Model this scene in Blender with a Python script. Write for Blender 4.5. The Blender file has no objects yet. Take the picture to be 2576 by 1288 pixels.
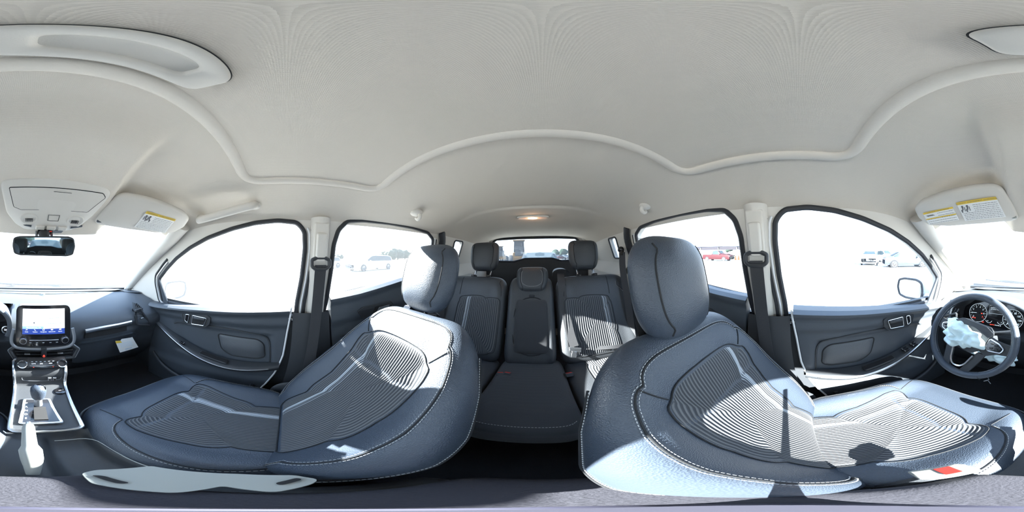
import bpy, math, random
from mathutils import Matrix, Vector, noise
from mathutils.geometry import tessellate_polygon
PI=math.pi; R=math.radians
random.seed(4)
sc=bpy.context.scene
# ---------------- camera: 360 degree panoramic, standing on the armrest between the front seats
CAM=Vector((-.055,0,1.30)); YAW=R(169.5); ROLL=R(-1.0)
cd=bpy.data.cameras.new('camera'); cam=bpy.data.objects.new('camera',cd); sc.collection.objects.link(cam)
cd.type='PANO'; cd.panorama_type='EQUIRECTANGULAR'; cd.clip_start=.01; cd.clip_end=2000
M3=Matrix.Rotation(ROLL,3,'Y')@Matrix.Rotation(-YAW,3,'Z')
cam.matrix_world=Matrix.Translation(CAM)@(M3@Matrix.Rotation(PI/2,3,'X')).to_4x4()
sc.camera=cam
# ---------------- sky, sun, exposure
w=bpy.data.worlds.new('sky'); sc.world=w; w.use_nodes=True
nt=w.node_tree; bg=nt.nodes['Background']
tc=nt.nodes.new('ShaderNodeTexCoord'); sx=nt.nodes.new('ShaderNodeSeparateXYZ'); cr=nt.nodes.new('ShaderNodeValToRGB')
nt.links.new(tc.outputs['Generated'],sx.inputs[0]); nt.links.new(sx.outputs['Z'],cr.inputs[0]); nt.links.new(cr.outputs[0],bg.inputs[0])
cr.color_ramp.elements[0].color=(.80,.90,1,1); cr.color_ramp.elements[1].color=(.38,.60,1,1)
bg.inputs[1].default_value=.95
sl=bpy.data.lights.new('sun','SUN'); sl.energy=13; sl.angle=R(.53); sl.color=(1,.97,.92)
sun=bpy.data.objects.new('sun',sl); sc.collection.objects.link(sun)
SAZ,SEL=R(85.5),R(28)
tosun=Vector((math.sin(SAZ)*math.cos(SEL),math.cos(SAZ)*math.cos(SEL),math.sin(SEL)))
sun.rotation_euler=tosun.to_track_quat('Z','Y').to_euler(); sun.location=tosun*30
sc.view_settings.view_transform='Standard'; sc.view_settings.look='None'
sc.view_settings.gamma=1; sc.view_settings.use_curve_mapping=False; sc.view_settings.exposure=2.7
sc.cycles.max_bounces=10; sc.cycles.diffuse_bounces=6; sc.cycles.transparent_max_bounces=16
sc.cycles.use_denoising=True
# ---------------- measuring helpers: where the sight line of a photo pixel meets a real surface
def ray(px,py):
    a=(px-1288)/2576*2*PI; e=(644-py)/1288*PI
    return M3@Vector((math.cos(e)*math.sin(a),math.cos(e)*math.cos(a),math.sin(e)))
def onpl(px,py,p,n):
    d=ray(px,py); n=Vector(n); return CAM+d*((Vector(p)-CAM).dot(n)/d.dot(n))
def AX(px,py,x): return onpl(px,py,(x,0,0),(1,0,0))
def AY(px,py,y): return onpl(px,py,(0,y,0),(0,1,0))
def AZ(px,py,z): return onpl(px,py,(0,0,z),(0,0,1))
# ---------------- materials
MT={}
def mat(name,col,rough=.5,metal=0,bump=None,emit=None,spec=.5,sheen=0,colvar=0,coat=0):
    if name in MT: return MT[name]
    m=bpy.data.materials.new(name); m.use_nodes=True; n=m.node_tree; b=n.nodes['Principled BSDF']
    b.inputs['Base Color'].default_value=(*col,1); b.inputs['Roughness'].default_value=rough; b.inputs['Metallic'].default_value=metal
    b.inputs['Specular IOR Level'].default_value=spec; b.inputs['Sheen Weight'].default_value=sheen; b.inputs['Coat Weight'].default_value=coat
    co=n.nodes.new('ShaderNodeTexCoord')
    if bump:
        kind,scale,st=bump
        if kind=='leather':
            t=n.nodes.new('ShaderNodeTexVoronoi'); t.inputs['Scale'].default_value=scale; o=t.outputs['Distance']
        elif kind=='weave':
            t=n.nodes.new('ShaderNodeTexVoronoi'); t.inputs['Scale'].default_value=scale; t.inputs['Randomness'].default_value=.15; o=t.outputs['Distance']
        else:
            t=n.nodes.new('ShaderNodeTexNoise'); t.inputs['Scale'].default_value=scale; t.inputs['Detail'].default_value=3; o=t.outputs['Fac']
        n.links.new(co.outputs['Object'],t.inputs['Vector'])
        bp=n.nodes.new('ShaderNodeBump'); bp.inputs['Strength'].default_value=st; bp.inputs['Distance'].default_value=.002
        n.links.new(o,bp.inputs['Height']); n.links.new(bp.outputs[0],b.inputs['Normal'])
    if colvar:
        t=n.nodes.new('ShaderNodeTexNoise'); t.inputs['Scale'].default_value=6; t.inputs['Detail'].default_value=5
        n.links.new(co.outputs['Object'],t.inputs['Vector'])
        r=n.nodes.new('ShaderNodeValToRGB'); r.color_ramp.elements[0].position=.3; r.color_ramp.elements[1].position=.7
        r.color_ramp.elements[0].color=(*[c*(1-colvar) for c in col],1); r.color_ramp.elements[1].color=(*[min(1,c*(1+colvar)) for c in col],1)
        n.links.new(t.outputs['Fac'],r.inputs[0]); n.links.new(r.outputs[0],b.inputs['Base Color'])
    if emit: b.inputs['Emission Color'].default_value=(*col,1); b.inputs['Emission Strength'].default_value=emit
    MT[name]=m; return m
def glass(name,tint,haze,refl=.04):
    m=bpy.data.materials.new(name); m.use_nodes=True; n=m.node_tree; n.nodes.clear()
    out=n.nodes.new('ShaderNodeOutputMaterial'); tr=n.nodes.new('ShaderNodeBsdfTransparent'); tr.inputs[0].default_value=(*tint,1)
    tl=n.nodes.new('ShaderNodeBsdfTranslucent'); tl.inputs[0].default_value=(.8,.86,.92,1)
    gl=n.nodes.new('ShaderNodeBsdfGlossy'); gl.inputs['Roughness'].default_value=.02
    a=n.nodes.new('ShaderNodeMixShader'); a.inputs[0].default_value=haze  # milky share puts the washed-out glare of the windows into the glass
    b=n.nodes.new('ShaderNodeMixShader'); b.inputs[0].default_value=refl
    n.links.new(tr.outputs[0],a.inputs[1]); n.links.new(tl.outputs[0],a.inputs[2])
    n.links.new(a.outputs[0],b.inputs[1]); n.links.new(gl.outputs[0],b.inputs[2]); n.links.new(b.outputs[0],out.inputs[0])
    MT[name]=m; return m
HEAD=mat('headliner',(.66,.605,.53),.95,bump=('weave',520,.35))
HEADS=mat('headliner_smooth',(.68,.63,.56),.9,bump=('noise',400,.15))
CREAM=mat('cream_plastic',(.64,.61,.56),.6,bump=('noise',700,.12))
CREAM2=mat('visor_vinyl',(.62,.59,.54),.7,bump=('noise',500,.2))
LEA=mat('flare_blue_leather',(.040,.052,.072),.40,bump=('leather',420,.35),spec=.55)  # black leather with the blue cast of lens flare put into its colour
LEAR=mat('rear_leather',(.038,.042,.048),.45,bump=('leather',420,.35))
LEA2=mat('grey_leather',(.075,.082,.092),.45,bump=('leather',420,.3))
CLOTH=mat('dark_cloth',(.035,.037,.042),.9,bump=('weave',900,.4),sheen=.15)
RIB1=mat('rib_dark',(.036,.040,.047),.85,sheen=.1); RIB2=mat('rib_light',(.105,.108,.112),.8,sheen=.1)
STRIPE=mat('seat_stripe',(.36,.39,.42),.7)
STI=mat('stitch_thread',(.40,.41,.42),.7); SEAM=mat('seam_dark',(.012,.013,.015),.8)
PLA=mat('black_plastic',(.032,.035,.040),.5,bump=('noise',900,.3)); PLA2=mat('soft_grey_plastic',(.056,.066,.080),.55,bump=('noise',900,.3))
PLG=mat('gloss_black',(.012,.012,.014),.12,coat=.3); DARK=mat('deep_black',(.01,.01,.011),.8)
SAT=mat('satin_silver',(.62,.64,.67),.3,1); CHR=mat('chrome',(.85,.86,.88),.08,1); SILP=mat('silver_paint',(.30,.32,.35),.35,.6)
CARPET=mat('carpet',(.022,.023,.027),1,bump=('noise',600,.8))
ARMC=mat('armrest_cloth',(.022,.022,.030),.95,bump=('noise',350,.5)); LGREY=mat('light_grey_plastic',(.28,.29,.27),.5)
BELT=mat('belt_webbing',(.035,.036,.04),.75,bump=('noise',500,.3)); RED=mat('red_button',(.55,.02,.015),.4)
SEAL=mat('rubber_seal',(.018,.02,.025),.6); WHITE=mat('white_paint',(.78,.79,.80),.3,coat=.4)
BAG=mat('airbag_cloth',(.60,.74,.77),.9,bump=('noise',60,.5)); PAPER=mat('paper',(.80,.80,.78),.8); YEL=mat('yellow_print',(.75,.52,.06),.7)
INK=mat('ink',(.12,.12,.13),.8); TAGB=mat('tag_print',(.45,.6,.75),.8)
SCRW=mat('screen_white',(.86,.93,1),.2,emit=.22); SCRB=mat('screen_blue',(.02,.045,.22),.2,emit=.25); SCRL=mat('screen_light_blue',(.25,.42,.62),.2,emit=.2)
SCRT=mat('screen_text',(.9,.93,1),.3,emit=.3); CLW=mat('cluster_text',(.75,.88,.95),.3,emit=.12); CLR=mat('cluster_red',(.9,.08,.05),.3,emit=.25)
LAMP=mat('lamp_bulb',(1,.62,.35),.3,emit=1.6); LENS=mat('lamp_lens',(.80,.62,.50),.35)
MIRR=mat('mirror_glass',(.50,.60,.64),.03,1); TYRE=mat('tyre',(.012,.013,.015),.85); ALLOY=mat('alloy',(.12,.13,.14),.5,.2)
GW=glass('window_glass_clear',(.93,.96,.97),.012); GWS=glass('windscreen_glass',(.95,.98,.98),.03); GR=glass('window_glass_tinted',(.72,.76,.78),.03); GQ=glass('quarter_glass',(.5,.53,.55),.03)
CONC=mat('concrete_ground',(.30,.28,.25),.9,colvar=.12)
# ---------------- mesh helpers
def sm(a,b,x):
    t=max(0,min(1,(x-a)/(b-a))); return t*t*(3-2*t)
def lerp(a,b,t): return a+(b-a)*t
def interp(pts,x):
    if x<=pts[0][0]: return pts[0][1]
    for (x0,y0),(x1,y1) in zip(pts,pts[1:]):
        if x<=x1: return y0+(y1-y0)*(x-x0)/(x1-x0)
    return pts[-1][1]
def props(o,label=None,cat=None,group=None,kind=None):
    if label: o['label']=label
    if cat: o['category']=cat
    if group: o['group']=group
    if kind: o['kind']=kind
    return o
def empty(name,loc,label,cat,group=None,kind=None):
    o=bpy.data.objects.new(name,None); o.empty_display_size=.02; o.location=loc; sc.collection.objects.link(o)
    return props(o,label,cat,group,kind)
def attach(o,parent):
    if parent is None: return
    o.parent=parent
    if parent.type=='EMPTY': o.matrix_parent_inverse=Matrix.Translation(-Vector(parent.location))
class MB:
    def __init__(s,mats): s.v=[]; s.f=[]; s.m=[]; s.mats=mats if isinstance(mats,(list,tuple)) else [mats]
    def add(s,vs,fs,mi=0):
        k=len(s.v); s.v+= [tuple(p) for p in vs]; s.f+=[tuple(k+i for i in f) for f in fs]; s.m+=[mi]*len(fs) if not isinstance(mi,list) else mi
    def grid(s,fn,nu,nv,cu=False,cv=False,mi=0,flip=False):
        nuu=nu if cu else nu+1; nvv=nv if cv else nv+1
        vs=[fn(i/nu,j/nv) for j in range(nvv) for i in range(nuu)]; fs=[]; ms=[]
        for j in range(nv):
            for i in range(nu):
                a=j*nuu+i; b=j*nuu+(i+1)%nuu; c=((j+1)%nvv)*nuu+(i+1)%nuu; d=((j+1)%nvv)*nuu+i
                fs.append((a,b,c,d) if not flip else (d,c,b,a)); ms.append(mi(( i+.5)/nu,(j+.5)/nv) if callable(mi) else mi)
        s.add(vs,fs,ms); return s
    def box(s,c,sz,rot=None,mi=0,taper=1):
        vs=[]
        for z in (-1,1):
            for x,y in ((-1,-1),(1,-1),(1,1),(-1,1)):
                k=taper if z>0 else 1
                p=Vector((x*sz[0]/2*k,y*sz[1]/2*k,z*sz[2]/2)); 
                if rot: p=rot@p
                vs.append(p+Vector(c))
        s.add(vs,[(3,2,1,0),(4,5,6,7),(0,1,5,4),(1,2,6,5),(2,3,7,6),(3,0,4,7)],mi); return s
    def tube(s,pts,r,closed=False,seg=8,flat=None,up=None,mi=0,caps=True):
        pts=[Vector(p) for p in pts]; n=len(pts); rings=[]; prev=None
        for i,p in enumerate(pts):
            a=pts[(i-1)%n] if (closed or i>0) else p; b=pts[(i+1)%n] if (closed or i<n-1) else p
            t=(b-a)
            if t.length<1e-9: t=Vector((0,0,1))
            t.normalize()
            if up is not None: u=Vector(up)
            else: u=prev if prev is not None else (Vector((0,0,1)) if abs(t.z)<.9 else Vector((1,0,0)))
            u=(u-t*u.dot(t)); 
            if u.length<1e-6: u=t.orthogonal()
            u.normalize(); prev=u; q=t.cross(u)
            rr=r(i/(n-1)) if callable(r) else r; f=flat or (1,1)
            rings.append([p+u*(math.cos(2*PI*k/seg)*rr*f[0])+q*(math.sin(2*PI*k/seg)*rr*f[1]) for k in range(seg)])
        vs=[x for g in rings for x in g]; fs=[]; m=n if closed else n-1
        for i in range(m):
            for k in range(seg):
                a=i*seg+k; b=i*seg+(k+1)%seg; c=((i+1)%n)*seg+(k+1)%seg; d=((i+1)%n)*seg+k; fs.append((a,b,c,d))
        if not closed and caps: fs.append(tuple(range(seg))[::-1]); fs.append(tuple((n-1)*seg+k for k in range(seg)))
        s.add(vs,fs,mi); return s
    def cyl(s,a,b,r,seg=20,r2=None,mi=0):
        a=Vector(a); b=Vector(b); t=(b-a).normalized(); u=t.orthogonal().normalized(); q=t.cross(u); r2=r if r2 is None else r2
        vs=[a+(u*math.cos(2*PI*k/seg)+q*math.sin(2*PI*k/seg))*r for k in range(seg)]+[b+(u*math.cos(2*PI*k/seg)+q*math.sin(2*PI*k/seg))*r2 for k in range(seg)]
        s.add(vs,[(k,(k+1)%seg,seg+(k+1)%seg,seg+k) for k in range(seg)]+[tuple(range(seg))[::-1],tuple(range(seg,2*seg))],mi); return s
    def lathe(s,o,ax,prof,seg=24,mi=0):
        o=Vector(o); t=Vector(ax).normalized(); u=t.orthogonal().normalized(); q=t.cross(u)
        return s.grid(lambda a,b:(lambda rr,h:o+t*h+(u*math.cos(2*PI*a)+q*math.sin(2*PI*a))*max(rr,1e-5))(*prof[min(len(prof)-1,int(round(b*(len(prof)-1))))]),seg,len(prof)-1,cu=True,mi=mi)
    def poly(s,pts,th,n,mi=0,holes=()):
        # polygon slab: pts front face, extruded along n by th
        loops=[[Vector(p) for p in pts]]+[[Vector(p) for p in h] for h in holes]
        tri=tessellate_polygon(loops); al=[p for l in loops for p in l]; N=len(al); nn=Vector(n).normalized()*th
        fs=[tuple(t) for t in tri]+[tuple(N+i for i in t[::-1]) for t in tri]; k=0
        for l in loops:
            L=len(l); fs+=[(k+i,k+(i+1)%L,N+k+(i+1)%L,N+k+i) for i in range(L)]; k+=L
        s.add(al+[p+nn for p in al],fs,mi); return s
    def ell(s,c,r,nu=20,nv=12,rot=None,mi=0,pw=1):
        def f(a,b):
            th=2*PI*a; ph=PI*(b-.5)
            sg=lambda x:math.copysign(abs(x)**pw,x)
            p=Vector((r[0]*sg(math.cos(ph))*sg(math.cos(th)),r[1]*sg(math.cos(ph))*sg(math.sin(th)),r[2]*sg(math.sin(ph))))
            return (rot@p if rot else p)+Vector(c)
        return s.grid(f,nu,nv,cu=True,mi=mi)
    def build(s,name,parent=None,smooth=True,bev=0,label=None,cat=None,group=None,kind=None,xf=None,ang=40):
        me=bpy.data.meshes.new(name)
        vs=s.v if xf is None else [tuple(xf@Vector(p)) for p in s.v]
        me.from_pydata(vs,[],s.f)
        for m in s.mats: me.materials.append(m)
        me.polygons.foreach_set('material_index',s.m)
        if smooth:
            me.polygons.foreach_set('use_smooth',[True]*len(me.polygons))
            me.set_sharp_from_angle(angle=R(ang))
        me.update()
        o=bpy.data.objects.new(name,me); sc.collection.objects.link(o); attach(o,parent)
        if bev:
            b=o.modifiers.new('b','BEVEL'); b.width=bev; b.segments=2; b.limit_method='ANGLE'; b.angle_limit=R(35)
        return props(o,label,cat,group,kind)
def text(body,fr,size,m,parent,name='lettering',off=.0006,align='CENTER',label=None,ext=0,sxy=(1,1)):
    c=bpy.data.curves.new(name,'FONT'); c.body=body; c.size=size; c.align_x=align; c.align_y='CENTER'; c.extrude=ext
    c.materials.append(m); o=bpy.data.objects.new(name,c); sc.collection.objects.link(o)
    p,u,v=fr; u=Vector(u).normalized(); v=Vector(v); v=(v-u*v.dot(u)).normalized(); n=u.cross(v)
    mw=Matrix.Identity(4)
    for i in range(3): mw[i][0]=u[i]*sxy[0]; mw[i][1]=v[i]*sxy[1]; mw[i][2]=n[i]; mw[i][3]=(Vector(p)+n*off)[i]
    attach(o,parent); o.matrix_world=mw
    if parent is not None:
        o.matrix_basis=mw if parent.type!='EMPTY' else o.matrix_basis
        if parent.type=='EMPTY': o.matrix_parent_inverse=Matrix.Translation(-Vector(parent.location)); o.matrix_basis=mw
    TEXTS.append(o); return props(o,label)
TEXTS=[]
def smooth_loop(pts,n=3,closed=True,r=-1):
    # corner cutting; r limits how far from each corner the rounding reaches
    pts=[Vector(p) for p in pts]
    if r==-1: r=.012 if closed else None
    if r:
        q=[]; L=len(pts)
        for i in range(L):
            if closed or i>0:
                a=pts[i-1]; d=(a-pts[i]).length
                if d>1.6*r: q.append(pts[i]+(a-pts[i])*(r/d))
            q.append(pts[i])
            if closed or i<L-1:
                a=pts[(i+1)%L]; d=(a-pts[i]).length
                if d>1.6*r: q.append(pts[i]+(a-pts[i])*(r/d))
        pts=q
    for _ in range(n):
        q=[]; L=len(pts)
        for i in range(L if closed else L-1):
            a=pts[i]; b=pts[(i+1)%L]; q+= [a*.75+b*.25,a*.25+b*.75]
        if not closed: q=[pts[0]]+q+[pts[-1]]
        pts=q
    return pts
def stitches(path,nrm,name,parent,step=.0075,ln=.0048,r=.0008,m=None,closed=False):
    # thread dashes along a path
    mb=MB(m or STI); pts=[Vector(p) for p in path]+([Vector(path[0])] if closed else [])
    d=0; nxt=0
    for a,b in zip(pts,pts[1:]):
        L=(b-a).length
        if L<1e-6: continue
        t=(b-a)/L
        while nxt<d+L:
            p=a+t*(nxt-d); mb.tube([p-t*ln/2,p+t*ln/2],r,seg=4); nxt+=step
        d+=L
    return mb.build(name,parent,smooth=False,kind='stuff')

# =====================================================================================
# SETTING
# =====================================================================================
def KS(z): return .69-.31*(z-1.09)                 # inner surface of the car's side above the belt
def sp(y,z,s,off=0): return Vector((s*(KS(z)-off),y,z))
def zc(x,y):                                        # headliner height
    ax=abs(x); ds=.118*(ax/.58)**4
    t=max(0,(y-.15)/.5); df=.14*t*t
    if y<-.85: df+=.055*((-y-.85)/.85)**1.5+.010*sm(-.92,-.97,y+.18*(1-(ax/.6)**2)*0-.10*(1-(ax/.55)**2))
    z=1.57-((ds**1.5+df**1.5)**(1/1.5))
    # lowered central band in front of the sun blind
    if y>.14:
        e=.135+.16*(y-.18)*1.1
        z-=.026*(1-sm(e,e+.035,ax))*sm(.15,.26,y)
        # shallow recess behind the visors
        z+=.016*sm(e+.02,e+.05,ax)*sm(.36,.42,y)*(1-sm(.50,.57,ax))
    return z
def yh(x): return .675-.36*x*x                      # front edge of the roof lining
def ceilfn(a,b):
    x=(a*2-1)*.588; y=lerp(-1.72,yh(x),b); return Vector((x,y,zc(x,y)))
c=MB(HEAD); c.grid(ceilfn,120,260,flip=True); c.grid(lambda a,b:ceilfn(a,b)+Vector((0,0,.03)),30,60)
ceiling=c.build('ceiling',label='beige woven roof lining of the car, over all the seats',cat='ceiling',kind='structure',ang=80)
# sun-blind frame bead
bx0,bx1,by0,by1=-.405,.405,-.295,.118
bl=smooth_loop([(bx0,by0,0),(-.2,by0+.012,0),(.2,by0+.012,0),(bx1,by0,0),(bx1,0,0),(bx1,by1,0),(.2,by1-.008,0),(-.2,by1-.008,0),(bx0,by1,0),(bx0,0,0)],3,r=.11)
bl=[Vector((p.x,p.y,1.570-.118*(abs(p.x)/.58)**4)) for p in bl]
MB(HEADS).tube(bl,.015,closed=True,seg=14,flat=(.75,1),up=(0,0,1)).build('trim_1',label='raised rounded bead framing the sun blind in the roof lining',cat='trim',kind='structure')
bp=MB(HEAD); bp.grid(lambda a,b:(lambda x,y:Vector((x,y,1.5655-.118*(abs(x)/.58)**4*.9)))(lerp(bx0,bx1,a),lerp(by0,by1,b)),40,12,flip=True)
blind=empty('sun_blind',(0,-.09,1.565),'beige cloth sliding sun blind inside the roof bead, with a long grip','blind')
bp.build('blind_panel',blind)
# grip at the blind's front edge
hc=Vector((-.008,.066,1.5605))
def hf(a,b,rx,ry,h,pw=4.6):
    th=2*PI*a; cx=math.copysign(abs(math.cos(th))**(2/pw),math.cos(th)); cy=math.copysign(abs(math.sin(th))**(2/pw),math.sin(th)); return cx*rx,cy*ry
def gripf(a,b):
    # rings: outer edge -> flat rim -> recess wall -> recess floor
    prof=[(1,1,0),(.992,.975,-.004),(.965,.90,-.0062),(.66,.60,-.0060),(.62,.50,-.003),(.59,.44,.0022),(.3,.2,.003),(0.001,0.001,.003)]
    k=min(7,int(round(b*7))); rx,ry,h=prof[k]; x,y=hf(a,0,.082*rx,.027*ry,0); 
    if k>=3: x+=.000
    return hc+Vector((x,y,h))
MB(CREAM).grid(gripf,64,7,cu=True).build('blind_grip',blind,label='smooth plastic grip with long finger recess',ang=60)
MB(SEAM).tube([gripf(i/64,0)+Vector((0,0,.001)) for i in range(64)],.0012,closed=True,seg=6).build('grip_edge',blind)
# side walls with window openings ------------------------------------------------------
W1=[(-.045,1.02),(-.05,1.10),(-.068,1.22),(-.078,1.34),(-.074,1.41),(-.045,1.443),(.03,1.451),(.12,1.444),(.22,1.425),(.34,1.392),(.44,1.352),(.54,1.298),(.62,1.240),(.70,1.172),(.712,1.13),(.715,1.02)]
W2=[(-.175,1.02),(-.188,1.12),(-.197,1.25),(-.200,1.36),(-.215,1.42),(-.25,1.458),(-.32,1.468),(-.46,1.470),(-.62,1.466),(-.75,1.452),(-.81,1.42),(-.82,1.37),(-.79,1.27),(-.76,1.20),(-.74,1.02)]
W3=[(-1.085,1.272),(-1.08,1.42),(-1.095,1.432),(-1.205,1.432),(-1.215,1.42),(-1.205,1.285),(-1.195,1.272)]
def rnd(l,k): return [(p.x,p.y) for p in smooth_loop([(a,b,0) for a,b in l],k,r=.03)]
W1s,W2s,W3s=rnd(W1,1),rnd(W2,1),rnd(W3,2)
def clip(l,z): return [(y,max(zz,z)) for y,zz in l]
for s,nm in ((1,'right'),(-1,'left')):
    outer=[(-1.76,1.0)]+[(y,zc(.578,y)+.012) for y in (-1.76,-1.3,-.9,-.5,0,.15,.3,.42)]+[(.56,1.425),(.64,1.385),(.80,1.28),(1.0,1.15),(1.16,1.045),(1.16,1.0)]
    m=MB(CREAM)
    m.poly([sp(y,z,s) for y,z in outer],.035,(s,0,0),holes=[[sp(y,z,s) for y,z in h] for h in (clip(W1s,1.015),clip(W2s,1.015),W3s)])
    wall=m.build('wall_'+nm,label='pale plastic pillar trim wall on the car\'s %s side'%('passenger' if s>0 else 'driver'),cat='wall',kind='structure',ang=30)
    # lower body side
    MB(PLA).box((s*.735,-.3,.70),(.03,2.95,.68)).build('lining',wall)
    # window seals
    for k,(W,gl_,lab,sd) in enumerate(((W1,GW,'front','front'),(W2,GW,'rear','rear'),(W3,GQ,'small quarter','quarter'))):
        Ws=rnd(W,2)
        n_=(0 if s>0 else 3)+k+1
        win=MB(gl_); win.poly([sp(y,z,s,-.018) for y,z in Ws],.004,(s,0,0))
        wo=win.build('window_%d'%n_,smooth=False,label='%s side window glass on the %s side of the car'%(lab,'passenger' if s>0 else 'driver'),cat='window',kind='structure')
        r_=.010 if k<2 else .006
        MB(SEAL).tube([sp(y,z,s,.003) for y,z in Ws],r_,closed=True,seg=8,flat=(1,1)).build('window_seal',wo)
        if k<2:
            cy=sum(p[0] for p in Ws)/len(Ws); cz=1.25
            def off(d): 
                out=[]
                L=len(Ws)
                for i in range(L):
                    a=Ws[i-1]; b=Ws[(i+1)%L]; t=Vector((b[0]-a[0],b[1]-a[1],0)); 
                    if t.length<1e-6: continue
                    t.normalize(); nn=Vector((-t.y,t.x,0)); p=Vector((Ws[i][0],Ws[i][1],0))
                    if (p+nn*.01-Vector((cy,cz,0))).length<(p-Vector((cy,cz,0))).length: nn=-nn
                    q=p+nn*d; out.append((q.x,q.y))
                return out
            def run(d,test):
                pp=[q for q in off(d)]; ok=[test(*q) for q in pp]; n0=next((i for i in range(len(pp)) if ok[i] and not ok[i-1]),0)
                out=[]
                for i in range(len(pp)):
                    if not ok[(n0+i)%len(pp)]: break
                    out.append(pp[(n0+i)%len(pp)])
                return out
            tests=[(lambda y,z:y<.0 and z<1.425),(lambda y,z:y>.60)] if k==0 else [(lambda y,z:y<-.70 and z<1.43)]
            for te in tests:
                w_=run(.020,te); u_=run(.034,te)
                if len(w_)>2: MB(WHITE).tube([sp(y,z,s,.002) for y,z in w_],.008,seg=6,flat=(.7,1.2)).build('painted_frame',wo,label='white painted door frame strip')
                if len(u_)>2: MB(SEAL).tube([sp(y,z,s,.003) for y,z in u_],.007,seg=6).build('outer_seal',wo)
# windscreen ---------------------------------------------------------------------------
def wsf(a,b,o=0):
    xt=(a*2-1)*.575; xb=(a*2-1)*.735
    top=Vector((xt,yh(xt),zc(xt,yh(xt))+.004)); bot=Vector((xb,1.30-.26*xb*xb,1.035))
    p=top.lerp(bot,b); p.z+=.02*math.sin(PI*b); return p+Vector((0,.3,.5))*o
m=MB(GWS); m.grid(lambda a,b:wsf(a,b),24,12); m.grid(lambda a,b:wsf(a,b,.008),24,12,flip=True)
ws=m.build('window_7',label='large curved windscreen glass above the dashboard',cat='windscreen',kind='structure')
MB(SEAL).tube([wsf(0,i/12) for i in range(13)],.012,seg=6).tube([wsf(1,i/12) for i in range(13)],.012,seg=6).tube([wsf(i/24,1) for i in range(25)],.010,seg=6).build('windscreen_seal',ws)
for s in (1,-1):
    pts=[wsf(.5+s*.5,i/10)+Vector((-s*.012,-.035,-.012)) for i in range(11)]
    pts=[pts[0]+Vector((-s*.03,-.09,.05))]+pts
    MB(CREAM).tube(pts,.034,seg=12,flat=(.8,1.1)).build('trim_%d'%(2 if s>0 else 3),label='pale A pillar cover beside the windscreen, %s side'%('passenger' if s>0 else 'driver'),cat='pillar trim',kind='structure')
# floor, firewall, tunnel ---------------------------------------------------------------
m=MB(CARPET); m.box((0,-.35,.36),(1.50,3.1,.08)); m.build('floor',label='black carpeted car floor under the seats',cat='floor',kind='structure')
m=MB(PLA); m.grid(lambda a,b:Vector(((a*2-1)*.735,lerp(1.24,.98,b),lerp(1.035,.38,b))),2,8); m.box((0,1.32,.70),(1.50,.04,.68)); m.build('wall_front',label='dark firewall behind the dashboard',cat='wall',kind='structure')
# tailgate ------------------------------------------------------------------------------
YR=-1.70
def tp(l): return [Vector((x,YR,z)) for x,z in l]
outer=[(-.76,.40),(.76,.40),(.74,1.2),(.64,1.42),(.56,1.56),(-.56,1.56),(-.64,1.42),(-.74,1.2)]
RW=[(.475,1.27),(.50,1.34),(.475,1.45),(.43,1.487),(.2,1.492),(-.2,1.492),(-.41,1.487),(-.455,1.45),(-.48,1.34),(-.46,1.27),(-.40,1.247),(-.26,1.243),(-.16,1.272),(.12,1.272),(.24,1.243),(.40,1.247)]
RWs=[(p.x,p.y) for p in smooth_loop([(a,b,0) for a,b in RW],2,r=.02)]
tg=MB([CREAM]); tg.poly(tp(outer),.04,(0,-1,0),holes=[tp(RWs)])
tgo=tg.build('wall_rear',label='tailgate lining around the rear window',cat='wall',kind='structure',ang=30)
low=[(-.60,.5),(.60,.5),(.60,1.18),(.52,1.235),(.40,1.24),(.24,1.236),(.12,1.265),(-.16,1.265),(-.26,1.236),(-.40,1.24),(-.52,1.235),(-.60,1.18)]
MB(PLA).poly([Vector((x,YR+.03,z)) for x,z in low],.03,(0,-1,0)).build('lower_panel',tgo,label='black lower tailgate panel',bev=.004)
rwo=MB(GR).poly([Vector((x,YR-.02,z)) for x,z in RWs],.004,(0,-1,0)).build('window_8',smooth=False,label='tinted rear window glass in the tailgate behind the rear headrests',cat='window',kind='structure')
MB(SEAL).tube(tp(RWs),.013,closed=True,seg=8).build('window_seal',rwo)
fr=[(.60,1.25),(.585,1.43),(.555,1.505),(.47,1.535),(0,1.545),(-.47,1.535),(-.535,1.505),(-.565,1.43),(-.58,1.25)]
frs=smooth_loop([(a,0,b) for a,b in fr],3,closed=False)
MB(SEAL).tube([Vector((p.x,YR+.05,p.z)) for p in frs],.009,seg=8).build('opening_seal',tgo)
MB(CREAM).tube([Vector((p.x*.93,YR+.03,p.z-.018)) for p in frs],.018,seg=8).build('tailgate_frame',tgo)
for x in (.26,-.02-.0): MB(DARK).box((x,YR+.045,1.522),(.045,.02,.006)).build('latch_slot',tgo,smooth=False)
# rear quarter: side shelves, lower cream panels
for s in (1,-1):
    m=MB(CREAM)
    m.grid(lambda a,b:Vector((s*lerp(.56,.655,b),lerp(-1.66,-1.0,a),lerp(1.17,1.27,b**1.5)-.02*a)),8,6,flip=s<0)
    m.box((s*.60,-1.36,1.05),(.12,.70,.22))
    q=m.build('trim_%d'%(4 if s>0 else 5),label='pale moulded side panel of the luggage area, %s side'%('passenger' if s>0 else 'driver'),cat='side panel',kind='structure')
    MB(PLA).box((s*.62,-1.30,.80),(.16,.80,.44)).build('lower_lining',q)
    # black surround behind the rear door opening
    pts=smooth_loop([sp(y,z,s,.012) for y,z in ((-.88,1.47),(-.92,1.40),(-.905,1.28),(-.87,1.15),(-.86,.95))],2,False)
    MB(SEAL).tube(pts,.030,seg=8,flat=(.4,1.2),up=(1,0,0)).build('door_surround',q,label='black rubber door opening surround')
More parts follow.
